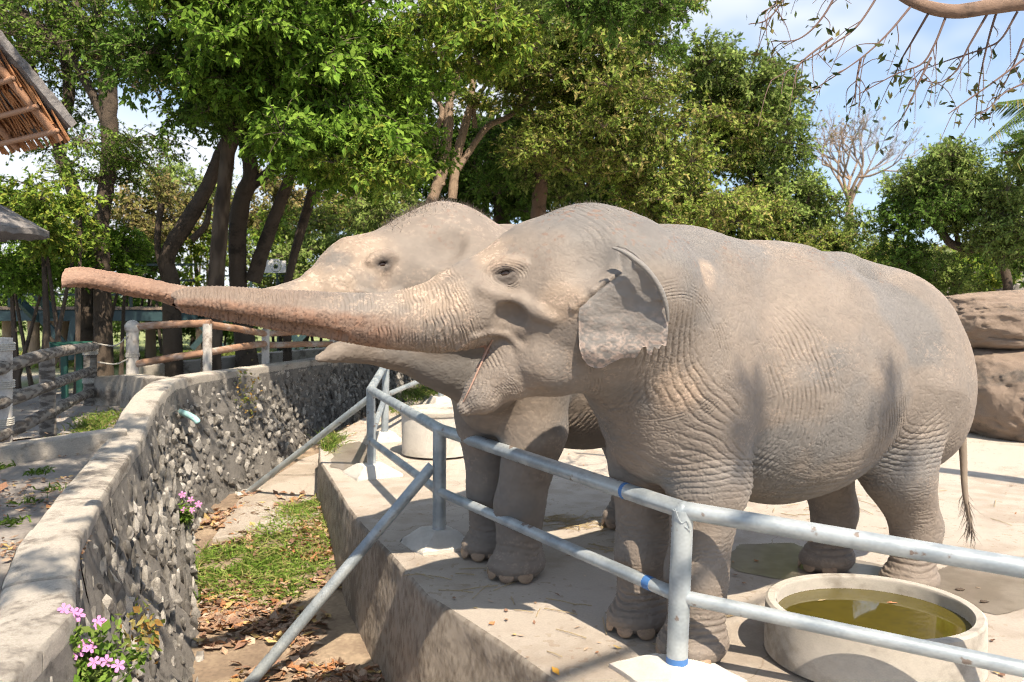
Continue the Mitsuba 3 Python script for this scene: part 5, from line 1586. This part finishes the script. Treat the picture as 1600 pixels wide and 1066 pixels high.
def crown(key, blobs, seed):
    """blobs: (px, py, rx px, ry px, distance, half depth, count, kind, scale)"""
    g = np.random.default_rng(seed)
    n = 0
    for px, py, rx, ry, dep, hd, cnt, kd, sc in blobs:
        m = dep / FPX
        for _ in range(cnt):
            d = unit(g.normal(size=3)) * g.uniform(0.25, 1.0) ** 0.6
            c = P(px, py, dep) + np.array([d[0] * rx * m, d[1] * hd, d[2] * ry * m])
            s = sc * g.uniform(0.75, 1.25)
            M_ = T().translate(c.tolist()).rotate([0, 0, 1], g.uniform(0, 360)).rotate([1, 0, 0], g.normal() * 18).scale(s)
            k = KINDS[kd][g.integers(len(KINDS[kd]))]
            scene[f'{key}__crown__{n:03d}'] = {'type': 'instance', 'to_world': M_, 'g': {'type': 'ref', 'id': k}}
            scene[f'{key}__twigs__{n:03d}'] = {'type': 'instance', 'to_world': M_, 'g': {'type': 'ref', 'id': k + '_twigs'}}
            n += 1
    labels[f'{key}__crown'] = labels[f'{key}__twigs'] = {'kind': 'stuff'}


def limbs(key, lines, dep, bs='bark', seed=0, ground=0.3):
    """lines: lists of (px, py, radius px[, distance]); a line that ends below the horizon goes down to the ground."""
    for n, ln in enumerate(lines):
        q = np.array([[*P(p[0], p[1], p[3] if len(p) > 3 else dep), p[2] * (p[3] if len(p) > 3 else dep) / FPX] for p in ln])
        c = curve(q, max(12, 6 * len(q)))
        if n == 0 and ln[0][1] > 300:
            c = np.vstack([[c[0, 0], c[0, 1], ground, c[0, 3] * 1.25], c])
        part(key, 'limb' if n else 'trunk', tube(c[:, :3], np.maximum(c[:, 3], 0.006), 12, rough=0.16, seed=seed + n), bs, 60)


def tree(label, lines, dep, blobs, seed, bs='bark', group=None, name='tree', cat='tree'):
    key = thing(name, label, cat, group)
    if lines:
        limbs(key, lines, dep, bs, seed)
    crown(key, blobs, seed)
    return key


tree('large leafy tree left of centre with bright broad leaves and a pale mossy trunk', [
    [(330, 560, 15), (338, 440, 13), (346, 330, 12), (356, 240, 11), (362, 150, 12), (352, 60, 10), (330, -30, 8)], [(356, 240, 10), (400, 130, 8), (450, 40, 6), (520, -40, 4)], [(362, 160, 7), (420, 150, 5), (520, 120, 4), (600, 150, 3)], [(350, 80, 6), (320, 30, 5), (300, -20, 4)]], 14.8,
    [(470, 120, 190, 90, 13.0, 2.4, 105, 'broad', 1.0), (520, 225, 130, 55, 12.2, 1.5, 46, 'broad', 0.95), (580, 250, 80, 40, 11.6, 0.9, 22, 'lime', 0.8), (290, 130, 90, 75, 13.4, 1.6, 34, 'dark', 0.95), (440, 20, 200, 50, 12.6, 2.0, 50, 'broad', 1.0),
     (690, 60, 130, 60, 13.0, 1.6, 40, 'lime', 0.9), (740, 20, 110, 60, 13.8, 1.6, 30, 'mid', 1.0), (480, -120, 300, 90, 13.5, 3.0, 70, 'broad', 1.1), (330, 10, 90, 40, 12.4, 1.2, 18, 'lime', 0.8), (620, 170, 80, 60, 13.2, 1.2, 24, 'broad', 0.9)], 101)
tree('dark leaning tree with a broken side branch, left of the mossy trunk', [
    [(268, 440, 13), (262, 400, 12), (290, 350, 13), (325, 290, 11), (350, 225, 8), (400, 160, 6)], [(300, 375, 6), (322, 350, 5), (328, 318, 4)], [(258, 440, 6), (246, 380, 5), (252, 318, 5)]], 15.4,
    [(420, 170, 110, 60, 16.0, 1.6, 24, 'dark', 1.0)], 110, 'dark_bark')
tree('dark tree forking into several upright stems just right of the mossy trunk', [
    [(386, 560, 17), (372, 440, 14), (374, 330, 14), (392, 270, 12), (380, 200, 10), (390, 100, 7)], [(395, 440, 13), (418, 370, 11), (448, 290, 9), (470, 220, 6), (500, 150, 4)], [(392, 290, 10), (425, 262, 7), (470, 190, 5)]], 16.5,
    [(450, 190, 150, 60, 15.5, 2.0, 40, 'dark', 1.0), (520, 130, 160, 80, 16.0, 2.0, 45, 'dark', 1.1), (640, 240, 60, 50, 15.0, 1.0, 12, 'broad', 0.9)], 102, 'dark_bark')
tree('thin dark leaning trunk right of the forked tree', [[(448, 445, 6), (465, 380, 7), (482, 320, 8), (490, 296, 9)], [(490, 298, 6), (515, 285, 4), (560, 300, 3)], [(488, 300, 5), (470, 270, 4), (450, 240, 3)]], 17.0,
    [(560, 270, 70, 30, 15.8, 1.0, 12, 'broad', 0.9)], 103, 'dark_bark')
tree('twin stemmed brown tree at the left with sky showing through its crown', [
    [(158, 345, 12), (166, 290, 12), (172, 220, 13), (163, 120, 11), (153, 40, 8), (148, -40, 6)], [(172, 210, 9), (176, 140, 7), (165, 80, 5)], [(166, 190, 9), (130, 120, 7), (95, 70, 8), (40, 25, 8), (-20, -20, 8)], [(150, 60, 7), (125, 20, 5), (105, -30, 4)]], 15.2,
    [(60, 60, 150, 80, 15.2, 2.2, 52, 'small', 1.0), (140, 30, 120, 60, 16.0, 2.0, 34, 'small', 1.0), (60, 170, 90, 60, 16.0, 1.6, 22, 'small', 0.9), (215, 100, 60, 60, 16.5, 1.5, 14, 'olive', 0.8), (230, 230, 90, 30, 15.5, 1.2, 12, 'small', 0.9), (100, -90, 220, 80, 15.5, 2.5, 40, 'small', 1.1), (150, 260, 60, 40, 15.0, 1, 12, 'small', 0.9)], 104, 'dark_bark')
tree('leaning brown tree behind the corner of the thatched eave', [[(128, 330, 11), (112, 290, 11), (92, 230, 9), (108, 150, 9), (102, 90, 7), (100, -20, 5)], [(92, 230, 6), (70, 160, 6), (30, 60, 6), (0, 10, 5)]], 16.2,
    [(40, 20, 120, 60, 16.5, 1.8, 26, 'small', 1.0), (100, -60, 150, 60, 16.5, 2.0, 16, 'small', 1.0)], 111, 'dark_bark')
tree('yellow green tree right of centre with several slender pale stems', [
    [(668, 330, 8), (690, 270, 9), (700, 200, 8), (704, 150, 6), (730, 80, 4)], [(690, 290, 6), (680, 215, 5), (690, 170, 4), (650, 120, 3)], [(706, 310, 7), (715, 240, 7), (735, 165, 6), (745, 110, 4), (800, 60, 3)], [(715, 265, 5), (760, 200, 5), (800, 178, 4), (850, 120, 3)], [(742, 200, 4), (744, 160, 3), (780, 100, 3)]], 17.0,
    [(900, 110, 150, 90, 17.0, 2.4, 80, 'fine', 1.1), (960, 190, 120, 80, 16.2, 2.0, 60, 'fine', 1.05), (1010, 260, 100, 60, 16.6, 1.6, 40, 'fine', 1.0), (830, 60, 110, 70, 17.5, 2.0, 36, 'lime', 1.0), (860, 230, 70, 50, 16.0, 1.2, 18, 'fine', 0.9), (950, 40, 130, 40, 17.5, 1.8, 32, 'fine', 1.1), (1080, 330, 80, 40, 16.0, 1.3, 24, 'fine', 1.0), (780, 140, 60, 40, 16.5, 1.0, 12, 'fine', 0.9), (880, -60, 200, 60, 17.5, 2.4, 30, 'mid', 1.2)], 105, 'tan_bark')
tree('orange brown straight trunk under the yellow green crown', [[(838, 400, 13), (842, 320, 12), (848, 240, 10), (846, 160, 8), (860, 60, 5)], [(846, 190, 5), (890, 150, 4), (940, 130, 3)]], 18.5,
    [(880, 260, 90, 50, 18.5, 1.5, 26, 'mid', 1.0), (800, 250, 70, 60, 18.5, 1.5, 20, 'dark', 1.0)], 106, 'orange_bark')
tree('round grey green tree against the sky at the right of centre', [[(1195, 420, 8), (1190, 330, 7), (1180, 240, 6), (1165, 150, 4)], [(1190, 320, 5), (1225, 260, 4), (1235, 200, 3)], [(1185, 290, 4), (1140, 230, 4), (1110, 150, 3)]], 20.0,
    [(1150, 150, 75, 65, 20.0, 2.0, 50, 'mid', 1.1), (1195, 215, 55, 70, 20.0, 1.8, 42, 'mid', 1.1), (1110, 120, 60, 40, 19.5, 1.4, 24, 'mid', 1.0), (1215, 320, 55, 50, 19.5, 1.6, 30, 'mid', 1.0), (1160, 340, 80, 40, 18.8, 1.4, 30, 'fine', 1.0), (1225, 150, 22, 30, 20, 0.8, 6, 'mid', 0.8), (1262, 320, 30, 40, 19.5, 1.0, 10, 'mid', 0.9), (1120, 220, 70, 60, 19.0, 1.5, 30, 'fine', 1.1)], 107)
tree('leafy branches hanging into the top of the picture, right of centre', [[(860, -60, 6), (940, -20, 5), (1010, 10, 3), (1060, 25, 2)]], 12.5,
    [(950, 5, 90, 28, 12.5, 0.8, 18, 'dark', 0.8), (1030, 20, 45, 22, 12.3, 0.5, 8, 'dark', 0.6), (1015, 62, 22, 22, 12.3, 0.4, 4, 'dark', 0.5), (1045, 85, 30, 14, 14.0, 0.5, 4, 'dark', 0.5)], 108)
tree('dense tall tree rising right behind the heads of the two elephants', [[(790, 480, 14), (785, 360, 13), (780, 260, 10), (800, 180, 7)]], 22.5,
    [(790, 260, 120, 90, 22.5, 2.5, 70, 'dark', 1.4), (690, 260, 100, 80, 23.0, 2.0, 34, 'dark', 1.3), (900, 310, 120, 60, 22.0, 2.0, 50, 'dark', 1.3), (1010, 330, 80, 50, 22.0, 1.8, 30, 'dark', 1.3), (560, 140, 160, 70, 22.0, 2, 40, 'dark', 1.4)], 109, 'dark_bark')
for i, (px, py, rx, ry, dep, n, kd, sc, lab) in enumerate((
        (70, 335, 95, 50, 13.5, 46, 'lime', 0.8, 'bright green leafy bush behind the log fence, left edge'), (20, 420, 85, 45, 14.5, 40, 'broad', 0.8, 'dark green bush at the left edge behind the walkway rail'), (150, 400, 70, 40, 16.0, 26, 'broad', 0.8, 'green bush above the tip of the higher trunk'),
        (235, 340, 75, 65, 23.0, 34, 'olive', 1.1, 'yellowish bush between the left tree and the leaning trunk'), (310, 390, 60, 60, 25.0, 22, 'lime', 1.1, 'sunlit bush behind the leaning dark trunk'), (200, 420, 90, 50, 21.0, 26, 'dark', 1.0, 'dark undergrowth behind the walkway'),
        (415, 320, 90, 45, 27.0, 30, 'olive', 1.3, 'sunlit yellow green bush seen between the dark forked stems'), (300, 300, 70, 40, 27.5, 22, 'mid', 1.2, 'far green bush filling the gap by the leaning trunk'),
        (440, 390, 60, 55, 25.0, 24, 'lime', 1.0, 'bright bush around the white camera sign'), (525, 370, 80, 50, 26.0, 36, 'fine', 1.2, 'feathery pale green bush left of the farther elephant'), (580, 330, 80, 40, 28.0, 30, 'olive', 1.3, 'dry yellow brown bush above the forehead of the farther elephant'), (480, 420, 120, 50, 24.0, 36, 'mid', 1.1, 'mixed green hedge behind the farther elephant'),
        (620, 340, 60, 40, 21.0, 22, 'mid', 1.0, 'green shrub just left of the farther elephant head'), (1290, 375, 60, 40, 20.0, 26, 'mid', 1.0, 'green bush left of the bare tree'), (1390, 420, 60, 40, 21.0, 28, 'fine', 1.0, 'yellow green bush at the foot of the bare tree'), (1450, 440, 60, 40, 18.5, 28, 'mid', 0.9, 'green bush directly behind the rump of the nearer elephant'),
        (1545, 420, 60, 30, 19.5, 24, 'lime', 0.9, 'light green bush above the pale rock bank'), (1240, 400, 110, 30, 19.0, 34, 'fine', 0.9, 'low hedge along the back of the nearer elephant'), (1090, 390, 120, 34, 19.5, 34, 'mid', 1.0, 'leafy hedge behind the shoulders of the nearer elephant'), (1600, 395, 40, 50, 17.0, 14, 'dark', 0.9, 'dark bush cut by the right edge'), (700, 470, 260, 60, 25.0, 50, 'dark', 1.3, 'shaded thicket low behind both elephants'), (100, 480, 190, 40, 26.0, 50, 'dark', 1.2, 'deep shaded thicket under the walkway'), (330, 500, 160, 30, 27.0, 36, 'dark', 1.2, 'shaded thicket beyond the lawn'))):
    key = tree(lab, None, dep, [(px, py, rx, ry, dep, 1.4, n, kd, sc)], 200 + i, name='bush', cat='bush')
    b = P(px, py, dep)
    for k in range(5):
        part(key, 'stem', tube([[b[0] + math.cos(k) * 0.25, b[1] + 0.3, 0.2], b + [math.cos(k * 2.1) * 0.4, 0.3, 0]], [0.05, 0.02], 6), 'dark_bark')


def twiggy(root, d, L, r, depth, g, out, ends, spread=0.42, up=0.25):
    m = root + d * L * 0.5 + g.normal(size=3) * 0.04 * L
    e = root + d * L
    out.append(tube(curve([root, m, e], 5), np.linspace(r, r * 0.68, 5), 5 if depth < 3 else 7, caps=False))
    if depth == 0:
        ends.append(e); return
    for _ in range(3 if g.uniform() < 0.45 else 2):
        nd = unit(d + g.normal(size=3) * spread + np.array([0, 0, up]))
        twiggy(e if g.uniform() < 0.7 else m, nd, L * g.uniform(0.68, 0.9), r * 0.62, depth - 1, g, out, ends, spread, up)


g = np.random.default_rng(61)
BT = thing('bare_tree', 'nearly leafless pale tree against the sky behind the nearer elephant', 'tree')
base = P(1325, 470, 24.0); fork = P(1328, 320, 24.0)
part(BT, 'trunk', tube(curve([base, P(1323, 390, 24.0), fork], 12), np.linspace(0.14, 0.10, 12), 10, rough=0.1), 'tan_bark', 50)
tw, ends = [], []
for k in range(5):
    twiggy(fork, unit(np.array([math.cos(k * 1.26) * 0.45, math.sin(k * 1.26) * 0.4, 1.0])), 0.75, 0.055, 5, g, tw, ends, 0.42, 0.2)
part(BT, 'twigs', join(tw), 'tan_bark', True, kind='stuff')
v, f, c = leaf_patch([e + g.normal(size=3) * 0.06 for e in ends[::2]], [unit(g.normal(size=3)) for _ in ends[::2]], 0.10, g, 0.3, np.array([[0.24, 0.23, 0.10], [0.30, 0.24, 0.13], [0.16, 0.18, 0.06]]))
part(BT, 'leaves', (v, f), 'leaf', color=c, kind='stuff')
tree('spreading green tree with a dark crooked limb at the right', [[(1578, 470, 7), (1572, 430, 7), (1560, 400, 8), (1545, 386, 8), (1510, 388, 7), (1485, 380, 6), (1470, 360, 5), (1450, 345, 3)], [(1498, 384, 4), (1490, 350, 3), (1470, 300, 2)], [(1545, 386, 5), (1560, 340, 4), (1540, 300, 3)]], 16.5,
    [(1460, 285, 70, 42, 16.5, 1.4, 52, 'mid', 0.75), (1430, 330, 45, 40, 16.5, 1.2, 26, 'dark', 0.75), (1520, 320, 70, 45, 16.5, 1.4, 50, 'mid', 0.75), (1560, 370, 50, 40, 16.0, 1.0, 26, 'mid', 0.75), (1480, 255, 40, 18, 16.5, 0.8, 16, 'mid', 0.7), (1400, 400, 30, 50, 17.0, 0.9, 16, 'dark', 0.8), (1590, 290, 40, 50, 17.5, 1.2, 16, 'mid', 0.8)], 120, 'dark_bark')
tree('leafy branch reaching in from the right edge above the spreading tree', [[(1680, 240, 5), (1610, 240, 3), (1570, 238, 2)]], 15.0, [(1595, 235, 30, 14, 15.0, 0.5, 8, 'dark', 0.55), (1630, 230, 40, 40, 15.0, 0.8, 12, 'mid', 0.8)], 121, 'dark_bark')

# a palm whose fronds come in from the right
PALM = thing('palm', 'arching palm fronds entering at the right edge', 'palm')
pc = P(1690, 190, 14.0)
part(PALM, 'trunk', tube([pc * [1, 1, 0] + [0, 0, 0.3], pc * [1, 1, 0.5] + [0, 0, 0.3], pc], [0.16, 0.14, 0.12], 12, rough=0.08), 'tan_bark', 50)
g = np.random.default_rng(71)
for k, (tx, ty, sag) in enumerate(((1545, 215, 60), (1560, 160, 30), (1600, 290, 60), (1640, 110, 20), (1750, 80, 20), (1830, 200, 60), (1590, 255, 50))):
    e = P(tx, ty, 14.0 + g.uniform(-0.8, 0.8)); m = (pc + e) / 2 + [0, 0, sag * 14 / FPX * 0.6]
    cc = curve([pc, m, e], 40)
    vs, fs, cs = [], [], []
    tdir = np.gradient(cc, axis=0)
    for i in range(4, 40):
        t = unit(tdir[i])
        for sd in (-1, 1):
            s_ = unit(np.cross(t, [0, 0, 1.0])) * sd
            d = unit(t * 0.5 + s_ * 0.9 - np.array([0, 0, 0.55]) + g.normal(size=3) * 0.08)
            L = 0.42 * math.sin(math.pi * min(1, (i + 4) / 46)) + 0.06
            w = unit(np.cross(d, t)) * 0.012
            w = t * 0.014
            o = len(vs) * 4
            vs.append(np.array([cc[i] - w, cc[i] + w, cc[i] + d * L * 0.6 + w * 0.8 - [0, 0, 0.02], cc[i] + d * L - [0, 0, 0.05]])); fs.append(np.array([[0, 1, 2], [0, 2, 3]]) + o)
            cs.append(np.tile(np.array([0.09, 0.14, 0.035]) if g.uniform() < 0.75 else np.array([0.24, 0.22, 0.08]), (4, 1)))
    fr = part(PALM, 'frond', (np.vstack(vs), np.vstack(fs)), 'leaf', color=np.vstack(cs))
    scene[fr + '__rib'] = ply(tube(cc, np.linspace(0.022, 0.005, 40), 6), 'green_stem', True)

# the branch that hangs in from the top right, with its own thin twigs and leaves
BR = thing('overhanging_tree', 'tree reaching over from the right, its bare hanging twigs and few leaves against the sky', 'tree')
bd_ = 7.2
q = np.array([[*P(1760, -60, bd_), 0.11], [*P(1660, -5, bd_), 0.075], [*P(1590, 4, bd_), 0.066], [*P(1545, 11, bd_), 0.060], [*P(1490, 18, bd_), 0.054], [*P(1440, 8, bd_), 0.046], [*P(1400, -14, bd_), 0.045], [*P(1340, -60, bd_), 0.04], [*P(1270, -120, bd_), 0.03]])
c = curve(q, 44)
part(BR, 'limb', tube(c[:, :3], c[:, 3], 14, rough=0.12), 'orange_bark', True)
tk = np.array([[*P(1760, -60, bd_), 0.12], [6.6, 6.0, 4.6, 0.16], [7.9, 4.6, 3.0, 0.20], [8.4, 3.6, 0.6, 0.25]])
tk = curve(tk, 30)
part(BR, 'trunk', tube(np.vstack([tk[:, :3], tk[-1:, :3] * [1, 1, 0]]), np.r_[tk[:, 3], 0.26], 14, rough=0.1), 'orange_bark', 50)
g = np.random.default_rng(81)
tw, lp, ln = [], [], []
mains = [[(1330, -60), (1290, 20), (1250, 60), (1205, 125 - 60)], [(1380, -20), (1340, 40), (1300, 70), (1205, 126)], [(1425, 8), (1385, 55), (1340, 95), (1267, 143)], [(1450, 22), (1425, 65), (1405, 100), (1395, 132)], [(1478, 26), (1460, 70), (1440, 100), (1402, 115), (1340, 148)], [(1545, 18), (1515, 70), (1490, 115), (1450, 139)],
         [(1590, 18), (1565, 60), (1540, 75), (1480, 95), (1440, 110)], [(1640, 60), (1590, 100), (1550, 130), (1500, 165), (1482, 178)], [(1700, 70), (1620, 120), (1570, 145), (1540, 175)], [(1455, 90), (1435, 130), (1420, 165), (1396, 205)], [(1270, -80), (1230, -10), (1200, 30), (1170, 38)], [(1560, 10), (1545, 60), (1530, 130), (1523, 200)], [(1345, 92), (1338, 130), (1336, 165)], [(1300, 60), (1260, 90), (1240, 110)],
         [(1230, -60), (1215, 0), (1190, 20)], [(1600, 60), (1580, 110), (1560, 150)]]
for ln_ in mains:
    dz = g.uniform(-0.5, 0.5)
    pts = np.array([P(x, y, bd_ + dz * (i / 3)) for i, (x, y) in enumerate(ln_)])
    cc = curve(pts, 26)
    tw.append(tube(cc, np.linspace(0.0105, 0.0035, 26), 6, caps=False))
    for k in range(3, 26, 2):
        if g.uniform() < 0.5:
            d = unit((cc[k] - cc[k - 1]) / np.linalg.norm(cc[k] - cc[k - 1]) * 0.6 + g.normal(size=3) * 0.55 - [0, 0, 0.35])
            L = g.uniform(0.08, 0.38)
            sub = curve([cc[k], cc[k] + d * L * 0.5 + g.normal(size=3) * 0.02, cc[k] + d * L - [0, 0, L * 0.35]], 8)
            tw.append(tube(sub, np.linspace(0.0045, 0.002, 8), 5, caps=False))
            if g.uniform() < 0.55:
                for _ in range(int(g.integers(1, 6))):
                    lp.append(sub[-1 - int(g.integers(0, 3))] + g.normal(size=3) * 0.03); ln.append(unit(g.normal(size=3) + np.array([0, -0.8, 0])))
    for _ in range(5):
        lp.append(cc[int(g.integers(12, 26))] + g.normal(size=3) * 0.03); ln.append(unit(g.normal(size=3) + np.array([0, -0.8, 0])))
part(BR, 'twigs', join(tw), 'twig_bark', True, kind='stuff')
v, f, c = leaf_patch(lp, ln, 0.080, g, 0.3, slim=0.6, cols=np.array([[0.045, 0.065, 0.025], [0.06, 0.085, 0.03], [0.09, 0.10, 0.04], [0.16, 0.14, 0.05]]))
part(BR, 'leaves', (v, f), 'leaf', color=c, kind='stuff')

# the tree over the visitors' heads, out of the picture, that dapples the wall and the dirt
key = thing('shade_tree', 'tall tree behind the viewer whose crown shades the wall and dirt at the left', 'tree')
SB = np.array([-2.2, -3.0, 0.4])
for tb in ([tube(curve([SB, SB + [0.2, 0.3, 2.5], SB + [0.6, 1.2, 5.0], SB + [0.2, 3.0, 7.0]], 20), np.linspace(0.26, 0.09, 20), 12, rough=0.1), tube(curve([SB + [0.5, 1.0, 4.5], [1.2, -1.6, 6.4], [4.3, -0.3, 7.6]], 20), np.linspace(0.12, 0.02, 20), 8), tube(curve([SB + [0.5, 1.1, 4.8], [-3.5, 0.5, 6.4], [-5.6, 3.6, 7.2]], 20), np.linspace(0.12, 0.03, 20), 8)]):
    part(key, 'limb' if f'{key}__trunk' in scene else 'trunk', tb, 'bark', 60)
g = np.random.default_rng(91)
n = 0
def put(c, s, kd):
    global n
    M_ = T().translate(list(map(float, c))).rotate([0, 0, 1], g.uniform(0, 360)).rotate([1, 0, 0], g.normal() * 18).scale(float(s))
    scene[f'{key}__crown__{n:03d}'] = {'type': 'instance', 'to_world': M_, 'g': {'type': 'ref', 'id': KINDS[kd][g.integers(len(KINDS[kd]))]}}
    n += 1
for tx, ty, tz, rx, ry, cnt in SHADE:
    for _ in range(cnt):
        t = g.uniform(7.5, 9.5) - tz
        p = np.array([tx + g.normal() * rx, ty + g.normal() * ry, tz]) + SUN * t
        put(p, g.uniform(0.7, 1.2), 'broad')
for px, py, dep, rad, cnt in SPOTS:
    for _ in range(cnt):
        p = P(px, py, dep) + SUN * g.uniform(8.6, 9.4) + g.normal(size=3) * rad
        put(p, g.uniform(0.30, 0.42), 'broad')

# the wooded hill far off at the right, a mass of trees
def hill_fn(x, y):
    h_ = 24 * np.exp(-((x - 175) / 75) ** 2 - ((y - 235) / 55) ** 2) + 7 * np.exp(-((x - 60) / 90) ** 2 - ((y - 260) / 50) ** 2)
    return np.stack([x, y, h_ - 0.2 + 0.8 * (meshkit.fbm(np.c_[x, y, x * 0] * 0.06, 3, 1) - 0.5)], 1)
scene['hill'] = ply(grid_mesh(hill_fn, np.linspace(-80, 330, 70), np.linspace(120, 320, 50)), 'hill_green', True)
labels['hill'] = {'kind': 'structure', 'label': 'low wooded hill far off at the right', 'category': 'hill'}
labels[f'{key}__crown'] = {'kind': 'stuff'}
labels['hill_wood'] = {'kind': 'stuff', 'label': 'far trees covering the low hill at the right', 'category': 'wood'}
for i in range(260):
    x, y = g.uniform(20, 260), g.uniform(150, 240)
    p = hill_fn(np.array([x]), np.array([y]))[0]
    scene[f'hill_wood__{i:03d}'] = {'type': 'instance', 'to_world': T().translate([float(x), float(y), float(p[2] + 0.8)]).rotate([0, 0, 1], g.uniform(0, 360)).scale(float(g.uniform(5, 8))), 'g': {'type': 'ref', 'id': KINDS['olive' if i % 3 else 'mid'][i % 2]}}
